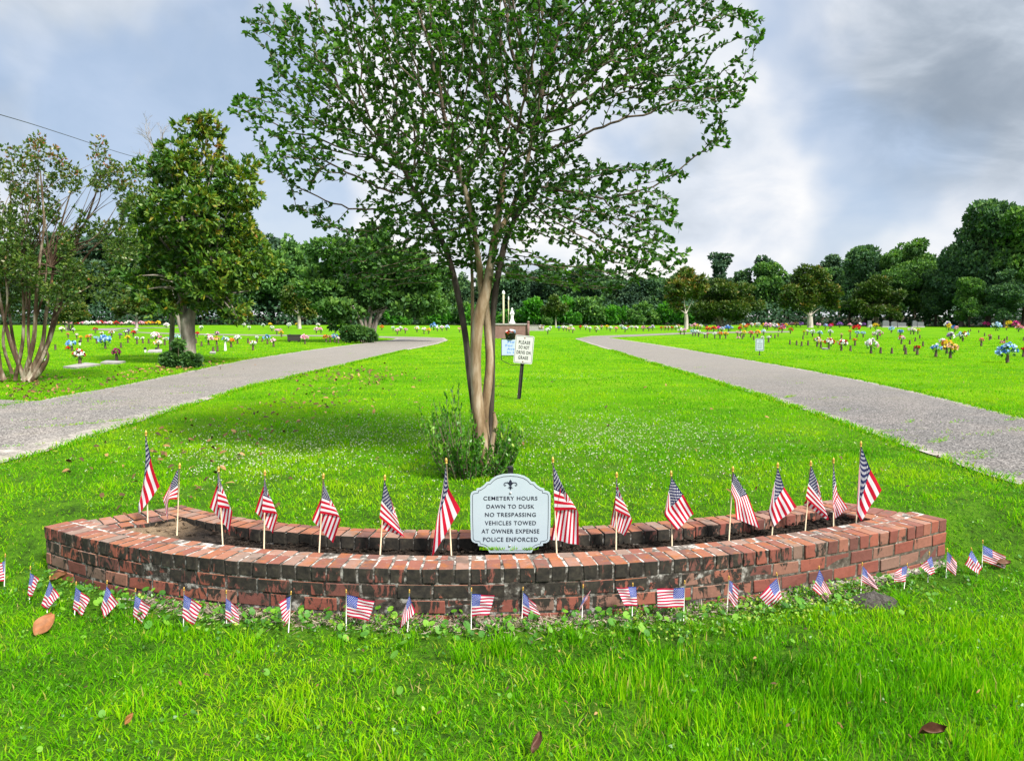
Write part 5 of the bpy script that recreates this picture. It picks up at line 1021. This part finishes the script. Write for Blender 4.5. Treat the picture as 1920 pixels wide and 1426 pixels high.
cnt = {}
items = []
for x, y, ks, w in mid:
    keys = tuple(ks.split()); reg = ('left of the magnolia' if x < 345 else 'right of the magnolia' if x < 670 else 'beyond the left road' if x < 900 else 'beyond the right road' if x < 1275 else 'by the dome bush' if x < 1475 else 'by the bronze tree' if x < 1625 else 'towards the right edge')
    items.append((x, y, keys, w, reg))
from collections import defaultdict
grp = defaultdict(list)
for it in items: grp[(it[4], nm(it[2]))].append(it)
def ordw(i): return ['first', 'second', 'third', 'fourth', 'fifth', 'sixth', 'seventh', 'eighth', 'ninth', 'tenth', 'eleventh', 'twelfth'][i]
for (reg, cn), L_ in grp.items():
    L_.sort()
    for i, (x, y, keys, w, _) in enumerate(L_):
        lb = f'{cn} bouquet {reg}' if len(L_) == 1 else f'{cn} bouquet {reg}, {ordw(i)} such from the left'
        vase(x, y, keys, w, lb, ROWL if x < 670 else 'flower vases beyond the road ends' if x < 1275 else ROWR)
far = []
for x in np.arange(100, 300, 7.5): far.append((x+random.uniform(-2, 2), random.uniform(609.8, 611.2), 'far left row under the woodland'))
for x in np.arange(1388, 1475, 7): far.append((x+random.uniform(-2, 2), random.uniform(613.5, 615.5), 'far row behind the dome bush'))
for x in np.arange(460, 700, 26): far.append((x+random.uniform(-8, 8), random.uniform(612.5, 616), 'far left lawn edge'))
fk = ['pink', 'white', 'peach white', 'red', 'orange', 'white pink', 'pale', 'yellow']
for x, y, reg in far:
    keys = tuple(random.choice(fk).split()); vase(x, y, keys, random.uniform(4.5, 7.5), f'tiny {nm(keys)} bouquet in the {reg}', 'tiny bouquets in the ' + reg)
emp = [(227, 652), (104, 656), (279, 644), (363, 633), (368, 644), (378, 649), (400, 661), (408, 659), (465, 643), (492, 641), (1392, 635.5), (1413, 637.5), (1445.5, 632.7), (1453, 634), (1459, 631), (1505.6, 636), (1481, 645.6), (1493.5, 647), (1503, 649), (1515, 647.5), (1594.5, 658.7), (1594, 636), (1651, 662.5), (1672, 663), (1695.6, 657.5), (1698, 664), (1705.6, 645.7), (1716, 640), (1724.5, 635), (1730.5, 649), (1714.5, 659), (1815.5, 623.5), (1819.7, 621), (1835, 623.5), (1846, 630), (1858, 636), (1872.6, 636), (1883, 643), (1888, 638), (1919, 639), (1547, 619.5), (1487, 619), (1466, 624)]
le = sorted(e for e in emp if e[0] < 900); re_ = sorted(e for e in emp if e[0] > 900)
W20 = 'first second third fourth fifth sixth seventh eighth ninth tenth eleventh twelfth thirteenth fourteenth fifteenth sixteenth seventeenth eighteenth nineteenth twentieth'.split()
def ow(i): return W20[i] if i < 20 else ('twenty '+W20[i-20] if i < 29 else 'thirtieth' if i == 29 else 'thirty '+W20[i-30])
for i, e_ in enumerate(le): vase(e_[0], e_[1], None, None, f'empty dark vase on the left lawn, {ow(i)} empty one from the left', EML)
for i, e_ in enumerate(re_): vase(e_[0], e_[1], None, None, f'empty dark vase on the right lawn, {ow(i)} empty one from the left', EMR)
b_ = link('bouquet', bouquet(('orange', 'white', 'sky', 'red'), 3), None, bk, (0, 0, .07)); b_.scale = (.46, .46, .40)
# grave slabs, lanterns, headstones, bench box
def gslab(a, b, c, d, lb):
    P = [og(*q) for q in (a, b, c, d)]; o = sum(P, Vector())/4; t = thing('grave_slab', lb, 'grave slab', o); m = MB()
    V = [(p-o) for p in P]; m.add([(v.x, v.y, -.03) for v in V]+[(v.x*.985, v.y*.985, .05) for v in V], [(3, 2, 1, 0), (4, 5, 6, 7)]+[(i, (i+1) % 4, (i+1) % 4+4, i+4) for i in range(4)]); link('slab', m.build('slab'), M['stone'], t)
gslab((118, 690), (140, 692), (189, 685), (160, 682.5), 'longer grey grave slab under the red and white bouquet')
gslab((188, 682), (220, 683), (236, 679.5), (200, 678), 'shorter grey grave slab under the magenta bouquet')
gslab((276, 661), (304, 661), (304, 656.5), (280, 657.5), 'pale slab left of the magnolia trunk'); gslab((393, 663), (404, 663.5), (405, 661), (395, 660.5), 'small pale slab under two bare vases right of the magnolia')
gslab((1541, 655), (1553, 656), (1553, 654.3), (1542, 653.5), 'pale slab edge beneath the orange red and white bouquet')
def lantern(px, py, top, lb):
    q = og(px, py); k = q.y/FPX; h = (py-top)*k; t = thing('solar_lantern', lb, 'lantern', q); m = MB(); m.lathe([(.012, -.05), (.010, h-.2)], 8); link('stake', m.build('stake'), M['black'], t)
    m = MB(); m.lathe([(.035, h-.2), (.05, h-.08)], 6); link('glass', m.build('glass'), M['glass'], t); m = MB(); m.lathe([(.065, h-.08), (.05, h-.04), (.015, h)], 6); link('cap', m.build('cap'), M['black'], t)
lantern(150.3, 658, 637.5, 'tall black solar lantern behind the red and white bouquet'); lantern(272.5, 661.5, 650.5, 'short solar lantern left of the pale slab'); lantern(293, 657, 651, 'short solar lantern at the cream bouquet')
for i, (a, b, top, lb, arch) in enumerate([(1627, 1634, 601, 'slim pale headstone left end of the headstone row', 0), (1655, 1667, 600.5, 'arched headstone with two panels', 1), (1671, 1682, 602.5, 'round topped grey headstone beside the arched one', 1), (1683, 1699, 604.5, 'wide low headstone mid row', 0), (1711, 1719, 601, 'pale arched headstone right of the wide low one', 1), (1720, 1732, 603.5, 'wide dark headstone at the right end of the row', 0)]):
    q = og((a+b)/2, 613.6); k = q.y/FPX; w = (b-a)*k; h = (613.6-top)*k; t = thing('headstone', lb, 'headstone', q, 'headstones before the right treeline')
    ptsH = [(-w/2, -.05), (w/2, -.05)]+([(w/2*math.cos(x_), h*.7+h*.3*math.sin(x_)) for x_ in np.linspace(0, math.pi, 12)] if arch else [(w/2, h*.92), (w*.4, h), (-w*.4, h), (-w/2, h*.92)])
    slab('tablet', ptsH, 0, .2, M['darkstone'], t); m = MB(); m.box(0, .1, .07, w*1.2, .42, .16); link('base', m.build('base'), M['stone'], t)
q = og(548, 641); t = thing('planter_box', 'low dark box with blue flowers on the left lawn', 'planter box', q); m = MB(); m.box(.1, 0, .22, .62, .3, .30); m.box(.1, 0, .38, .68, .34, .03)
for sx in (-.15, .35): m.box(sx, 0, .05, .05, .25, .12)
link('box', m.build('box'), M['post'], t)
# ------------------------------------------------------------------ grass
def on_road(x, y):
    z = g(x, y); u, v = project(np.stack([x, y, z], -1)); r = np.zeros(len(x), bool)
    wob = (fbm(x, y, 3.0, 9)-.5)
    for p in road_world[:2]: r |= poly_in(p, x+wob*.12, y+wob*.12)
    return r
def blades(name, x, y, h, w, lean, tone):
    n = len(x); z = g(x, y)-.006; a = rng.random(n)*6.283; b = rng.random(n)*6.283
    sx, sy = np.cos(a)*w/2, np.sin(a)*w/2; lx, ly = np.cos(b)*lean*h, np.sin(b)*lean*h; hz = h*np.sqrt(np.maximum(.08, 1-lean**2*.8))
    B = np.stack([x, y, z], 1); s = np.stack([sx, sy, 0*sx], 1)
    m1 = B+np.stack([lx*.30, ly*.30, hz*.55], 1); t = B+np.stack([lx, ly, hz], 1)
    V = np.stack([B-s, B+s, m1+s*.8, m1-s*.8, t], 1).reshape(-1, 3); o = (np.arange(n)*5)[:, None]
    loops = (o+np.array([0, 1, 2, 3, 3, 2, 4])).ravel(); st = ((np.arange(n)*7)[:, None]+np.array([0, 4])).ravel()
    return mesh_np(name, V, loops, st, np.tile([4, 3], n), {'tone': np.repeat(np.clip(tone, 0, 1), 5)})
def scatter(y0, y1, dens, pad):
    A = lambda y: .70*y+pad
    n = int(dens*(A(y0)+A(y1))*(y1-y0)); y = np.sqrt(rng.random(n)*(y1**2-y0**2)+y0**2) if pad < .5 else y0+(y1-y0)*rng.random(n)
    keep = rng.random(n) < A(y)/A(y1); y = y[keep]; x = (rng.random(len(y))*2-1)*A(y); return x, y
def wall_d(x, y): return yf(x)-y          # metres in front of the wall foot
GX = []
for y0, y1, dens, pad, w0, hs in ((1.9, 3.3, 7000, .9, .0056, 1.0), (3.3, 5.2, 5600, 1.0, .0060, .9), (5.2, 8, 3300, 1.2, .0070, .8), (8, 13, 1300, 1.6, .0095, .75), (13, 24, 420, 2.5, .017, .75), (24, 48, 110, 4, .034, .8)):
    x, y = scatter(y0, y1, dens, pad); x2, y2 = scatter(y0, y1, dens*.42, pad+4.5); o2 = np.abs(x2) > .70*y2+pad; x = np.concatenate([x, x2[o2]]); y = np.concatenate([y, y2[o2]])
    k = ~on_road(x, y) & ~in_planter(x, y, -.01); x, y = x[k], y[k]
    pt = fbm(x, y, .9, 20); pf = fbm(x, y, 4.5, 24); wd = wall_d(x, y)
    near = (np.abs(x) < 3.3) & (wd > -.05) & (wd < .30)
    bare = ss(.33-wd-.28*(fbm(x, y, 3.2, 30)-.5), .0, .22)*near
    thin = ss(fbm(x, y, 2.3, 33), .56, .72)
    k = (rng.random(len(x)) > bare*.93) & (rng.random(len(x)) > thin*.72); x, y, pt, pf, near = x[k], y[k], pt[k], pf[k], near[k]
    tall = ss(x, -.3, 1.3)*(1-ss(y, 3.4, 4.4))*.55+ss(pf, .52, .75)*.5
    h = (.022+.036*rng.random(len(x))*(.6+pf))*hs*(1+.9*tall)*np.where(near, .7, 1)
    lean = np.clip(.45+.6*rng.random(len(x))-.55*tall, .08, .97)
    tone = .31+.50*rng.random(len(x))+1.0*(pt-.5)+.4*(pf-.5)+.10*ss(y, 5, 16)
    e1 = on_road(x+.16, y) | on_road(x-.16, y) | on_road(x, y+.3) | on_road(x, y-.3); worn = ss(fbm(x, y, .55, 37), .58, .76)
    h = np.where(e1, h*.75, h); dry = rng.random(len(x)) < .04+.10*thin[k]+.30*e1+.16*worn; tone = np.where(dry, .84+.16*rng.random(len(x)), np.minimum(tone, .86))
    GX.append((x, y, h, w0*(.6+.8*rng.random(len(x))), lean, tone))
# taller clumps, among them two by the wall foot and the lush patch at lower right
cx, cy, cn, chh = [], [], [], []
for (u, v, nn, hh_) in [(945, 1225, 90, .17), (870, 1240, 60, .14), (1075, 1200, 70, .13), (760, 1215, 50, .11), (1510, 1120, 60, .11), (1690, 1130, 60, .12), (1400, 1190, 60, .12), (630, 1215, 40, .10)]:
    q = og(u, v); cx.append(q.x); cy.append(q.y); cn.append(nn); chh.append(hh_)
for _ in range(360):
    yy_ = random.uniform(2.0, 4.0); xx_ = random.uniform(-.75*yy_-.6, .75*yy_+.6)
    if xx_ < -.2 and random.random() < .75: continue
    cx.append(xx_); cy.append(yy_); cn.append(22); chh.append(random.uniform(.045, .09))
X = np.repeat(cx, cn)+rng.normal(size=sum(cn))*.035; Y_ = np.repeat(cy, cn)+rng.normal(size=sum(cn))*.03; H_ = np.repeat(chh, cn)*(.5+.6*rng.random(sum(cn)))
k = (wall_d(X, Y_) > .10); X, Y_, H_ = X[k], Y_[k], H_[k]
GX.append((X, Y_, H_, .0042+.002*rng.random(len(X)), np.clip(.2+.65*rng.random(len(X)), 0, .95), .28+.4*rng.random(len(X))))
for E in (L_far, L_near, R_far, R_near):      # tufts creeping over the road edges
    Q = resample([og(*p_)[:2] for p_ in E], 900); Q = Q[(Q[:, 1] < 30)]; reps = 26
    Q = np.repeat(Q, reps, 0)+rng.normal(size=(len(Q)*reps, 2))*.06; kk_ = (fbm(Q[:, 0], Q[:, 1], 2.6, 61)+.35*rng.random(len(Q)) > .60); Q = Q[kk_]; nq = len(Q)
    GX.append((Q[:, 0], Q[:, 1], (.03+.05*rng.random(nq)), .006+.0008*Q[:, 1], np.clip(.4+.5*rng.random(nq), 0, .95), np.where(rng.random(nq) < .25, .9, .2+.5*rng.random(nq))))
A = [np.concatenate([q[i] for q in GX]) for i in range(6)]; print('grass blades', len(A[0]))
tag(link('grass', blades('grass', *A), M['grass']), kind='stuff')
# small weeds and round leaved pennywort near the wall foot and through the lawn
P = []; D = []; L = []; Wd = []; T = []
def weed(x, y, n, s, tone):
    z = float(g(x, y))
    for _ in range(n):
        a = random.uniform(0, 6.28); P.append((x+random.uniform(-.03, .03), y+random.uniform(-.03, .03), z+random.uniform(.005, .05))); D.append((math.cos(a), math.sin(a), random.uniform(.1, .9))); L.append(s*random.uniform(.6, 1.2)); Wd.append(s*random.uniform(.4, .7)); T.append(min(1, max(0, tone+random.uniform(-.25, .25))))
for _ in range(640):
    t = random.random(); x = FL-.3+(FR-FL+.6)*t; d = abs(random.gauss(0, .16))+.02; y = float(yf(x))-d
    if abs(x) > 3.05: y = 4.6+random.uniform(-.4, .4)
    weed(x, y, 6, random.choice([.014, .018, .026]), random.choice([.3, .5, .6, .85]))
for _ in range(260): x = random.uniform(.5, 2.2); weed(x, float(yf(x))-random.uniform(.03, .42), 6, .022, random.choice([.5, .7, .85]))
for _ in range(1500):
    y = random.uniform(2.1, 9); x = random.uniform(-.72*y, .72*y)
    if not bool(in_planter(x, y, .02)) and not bool(on_road(np.array([x]), np.array([y]))[0]): weed(x, y, 5, random.choice([.014, .02]), random.choice([.35, .55, .75]))
we = leaves('weeds', np.array(P), np.array(D), np.array(L), np.array(Wd), np.array(T)); tag(link('weeds', we, M['weed']), kind='stuff')
m = MB()
def penny(x, y, r, h, tone):
    z = float(g(x, y)); c = np.array([x, y, z+h]); a0 = random.uniform(0, 6.28); tx, ty = random.uniform(-.7, .7), random.uniform(-.9, .1); n = 14
    vs = [c]+[c+np.array([r*math.cos(a0+6.0*i/n), r*math.sin(a0+6.0*i/n), r*(math.cos(a0+6.0*i/n)*tx+math.sin(a0+6.0*i/n)*-ty)+.1*r]) for i in range(n+1)]
    m.add(vs, [(0, i+1, i+2) for i in range(n)], tone); m.tube([(x, y, z), c], [.0012, .0012], 4, tone)
for _ in range(330):
    x = random.uniform(FL, FR); y = float(yf(x))-abs(random.gauss(.05, .16))-.02; penny(x, y, random.uniform(.008, .021), random.uniform(.01, .075), random.choice([.2, .35, .5, .6, .8]))
for u, v in [(83, 1147), (118, 1153), (313, 1180), (8, 1355), (192, 1355), (750, 1310), (1486, 1215), (905, 1145), (1100, 1178), (860, 1195), (500, 1275), (700, 1270), (1740, 1125), (1690, 1160)]:
    q = og(u, v); penny(q.x, q.y, random.uniform(.010, .016), .04, random.uniform(.5, .85))
for _ in range(60):
    y = random.uniform(2.6, 8.5); x = random.uniform(-.7*y, .7*y)
    if not bool(in_planter(x, y, .02)) and not bool(on_road(np.array([x]), np.array([y]))[0]): penny(x, y, random.uniform(.006, .012), random.uniform(.02, .045), random.uniform(.35, .8))
tag(link('pennywort', m.build('pennywort'), M['weed']), kind='stuff')
# clover heads: pale specks in patches behind the planter
P = []
for u, v, su, sv, n in [(560, 835, 130, 22, 1500), (760, 810, 90, 20, 900), (1120, 810, 110, 22, 1500), (1290, 830, 110, 20, 800), (450, 870, 90, 22, 700), (1090, 850, 110, 25, 700), (640, 880, 200, 40, 500), (1250, 900, 200, 40, 500), (1050, 710, 60, 4, 150)]:
    for _ in range(n):
        q = og(random.gauss(u, su), max(690, random.gauss(v, sv)))
        if not bool(in_planter(q.x, q.y, .05)): P.append((q.x, q.y, q.z+random.uniform(.03, .07)))
for _ in range(500):
    y = random.uniform(6.0, 14); P.append((random.uniform(-.6*y, .6*y), y, float(g(0, y))+.05))
P = np.array(P); k = ~on_road(P[:, 0], P[:, 1]) & ~in_planter(P[:, 0], P[:, 1], .05); P = P[k]; P = P[rng.random(len(P)) < .55]; i = np.repeat(np.arange(len(P)), 3)
cm = mat('clover_head', rough=.8, spec=.1, fn=lambda n_, p, o: n_.l(n_.ramp(n_.attr('tone'), [(0, (.30, .32, .18)), (1, (.62, .62, .52))]), p.inputs['Base Color']))
tag(link('clover_flowers', leaves('clover_flowers', P[i]+rng.normal(size=(len(i), 3))*.003, rdir(len(i))+np.array([0, 0, .6]), .009, .007, rng.random(len(i))), cm), kind='stuff')
# fallen leaves
P = []
for u, v, su, sv, n in [(650, 712, 55, 12, 150), (590, 760, 60, 20, 90), (480, 800, 70, 22, 50), (350, 835, 70, 25, 45), (240, 720, 110, 14, 150), (370, 690, 45, 7, 160), (80, 735, 70, 14, 170), (420, 690, 60, 6, 70), (180, 860, 120, 30, 40), (330, 900, 120, 40, 30), (700, 700, 40, 8, 40), (30, 715, 30, 8, 60), (300, 695, 50, 6, 60)]:
    for _ in range(n): q = og(random.gauss(u, su), random.gauss(v, sv)); P.append((q.x, q.y, q.z, 1))
for _ in range(70):
    q = og(random.uniform(100, 1850), random.uniform(690, 960)); P.append((q.x, q.y, q.z, .8))
for _ in range(40):
    q = og(random.uniform(0, 1900), random.uniform(1180, 1420)); P.append((q.x, q.y, q.z, .35))
P = np.array(P); k = ~in_planter(P[:, 0], P[:, 1], .03) & ~(on_road(P[:, 0], P[:, 1]) & (rng.random(len(P)) < .8)); P = P[k]; n = len(P); onr = on_road(P[:, 0], P[:, 1])
D = rdir(n)*np.array([1, 1, .35]); sc = P[:, 3]*(1+.04*np.maximum(0, P[:, 1]-8))
tag(link('leaf_litter', leaves('leaf_litter', P[:, :3]+np.array([0, 0, 1.])*np.where(onr, .02, .035+.02*rng.random(n))[:, None], D, (.045+.05*rng.random(n))*sc, (.02+.02*rng.random(n))*sc, rng.random(n)**1.8, up=unit(np.array([0, -.25, 1.])+rdir(n)*.5), bend=.3), M['litter']), kind='stuff')
# pine straw mulch strip along the wall foot
P = []; 
for _ in range(5200):
    x = random.uniform(FL+.9, FR-.6); d = abs(random.gauss(.04, .07))+.005; y = float(yf(x))-d; P.append((x, y, float(g(x, y))+.006+.012*random.random()))
P = np.array(P); n = len(P); sm_ = leafmat('straw', [(0, (.14, .10, .07)), (.6, (.30, .24, .18)), (1, (.44, .38, .31))], .8, .1, .05, (1, 1, 1))
tag(link('straw', leaves('straw', P, rdir(n)*np.array([1, 1, .25]), .025+.04*rng.random(n), .003+.003*rng.random(n), rng.random(n)), sm_), kind='stuff')
# single big leaves in the foreground
def big_leaf(u, v, L, Wd, az, tilt, base, label, curl=.25, lift=.05):
    q = og(u, v); o = thing('fallen_leaf', label, 'leaf', (q.x, q.y, q.z+lift)); m = MB(); n = 14; K = 6; V = []; T = []
    for i in range(n+1):
        t = i/n; w = Wd*.5*math.sin(math.pi*min(1, t*.93+.03))**.75*(1-.15*t)
        for j in range(-K, K+1):
            s = j/K; V.append(((t-.5)*L, s*w, curl*Wd*(s*s)*.5+.10*L*math.sin(t*3)*.3+.004*math.sin(9*t+4*s))); T.append(.5+.3*abs(s)-(.45 if abs(j) == 0 else 0))
    m.add(V, [(i*(2*K+1)+j, (i+1)*(2*K+1)+j, (i+1)*(2*K+1)+j+1, i*(2*K+1)+j+1) for i in range(n) for j in range(2*K)], T)
    b = link('blade', m.build('blade', True), noisy('dry_leaf', [(.3, tuple(c*.6 for c in base)), (.6, base), (.75, tuple(min(.6, c*1.3) for c in base))], 26, .6, .3, .003), o); b.rotation_euler = (tilt[0], tilt[1], az)
big_leaf(85, 1186, .135, .105, 1.25, (.35, -.62), (.25, .10, .038), 'broad tan leaf lying on the grass at lower left', .3, .045)
big_leaf(1745, 1398, .105, .045, .08, (.55, 0), (.085, .035, .018), 'dark curled leaf in the grass at lower right', 1.5, .055)
big_leaf(1003, 1414, .085, .036, 1.0, (.7, -.7), (.10, .045, .03), 'dark narrow leaf standing in the grass at the bottom centre', 1.2, .05)
big_leaf(112, 1098, .10, .05, .6, (.5, -.3), (.20, .09, .04), 'brown curled leaf beside the planter left corner', 1.2, .05)
big_leaf(1880, 1068, .11, .05, .15, (.45, 0), (.16, .08, .05), 'brown leaf in the grass under the rightmost small flag', 1.0, .04)
big_leaf(243, 1372, .05, .025, 1.3, (.5, -.6), (.24, .11, .03), 'small orange brown leaf in the lower left grass', .8, .055)
# ant hill
q = og(1638, 1131); ah = thing('ant_mound', 'grey ant mound in the grass in front of the planter right part', 'ant mound', q); V = []; n = 30; K = 12
for i in range(K+1):
    r = i/K
    for j in range(n): a = j/n*6.283; rr = r*.125*(1+.22*math.sin(2*a+1)+.1*math.sin(5*a)); V.append((rr*math.cos(a)*1.05, rr*math.sin(a)*.8, .068*(1-r*r)**.9*(1+.25*math.cos(a+2))+.014*(fbm(rr*math.cos(a)+5, rr*math.sin(a), 26, 3)-.5)-.015*(i == K)))
m = MB(); m.add(V, [(i*n+j, i*n+(j+1) % n, (i+1)*n+(j+1) % n, (i+1)*n+j) for i in range(K) for j in range(n)]); link('mound', m.build('mound', True), M['ant'], ah)
# tufts in the seam before the white sign
P = []; c = ud(950, 1040, 4.385)
for u in (905, 915, 922, 928, 962, 985, 992, 998, 880+60):
    p = ud(u, 1040, 4.405)
    for _ in range(22): P.append((p.x+random.gauss(0, .014), 4.405+random.gauss(0, .006), .243))
P = np.array(P); n = len(P); tag(link('moss_tufts', leaves('moss_tufts', P, rdir(n)*.8+np.array([0, 0, .8]), .015+.014*rng.random(n), .004, .3+.65*rng.random(n)), M['grass']), kind='stuff')
# weeds in road cracks
P = []
for poly, n in ((road_polys[0], 26), (road_polys[1], 22)):
    for _ in range(n):
        for _t in range(40):
            u, v = random.uniform(0, 1920), random.uniform(640, 905)
            if bool(poly_in(poly, np.array([u]), np.array([v]))[0]): break
        q = og(u, v); ln = random.uniform(.1, .45)
        for _ in range(int(random.uniform(25, 90))): s = random.gauss(0, .5); P.append((q.x+s*ln, q.y+random.gauss(0, .03)+.12*math.sin(s*2), q.z+.015))
P = np.array(P); n = len(P); tag(link('road_weeds', leaves('road_weeds', P, rdir(n)*np.array([1, 1, .5])+np.array([0, 0, .5]), .03+.035*rng.random(n), .006, .45+.55*rng.random(n)), M['grass']), kind='stuff')
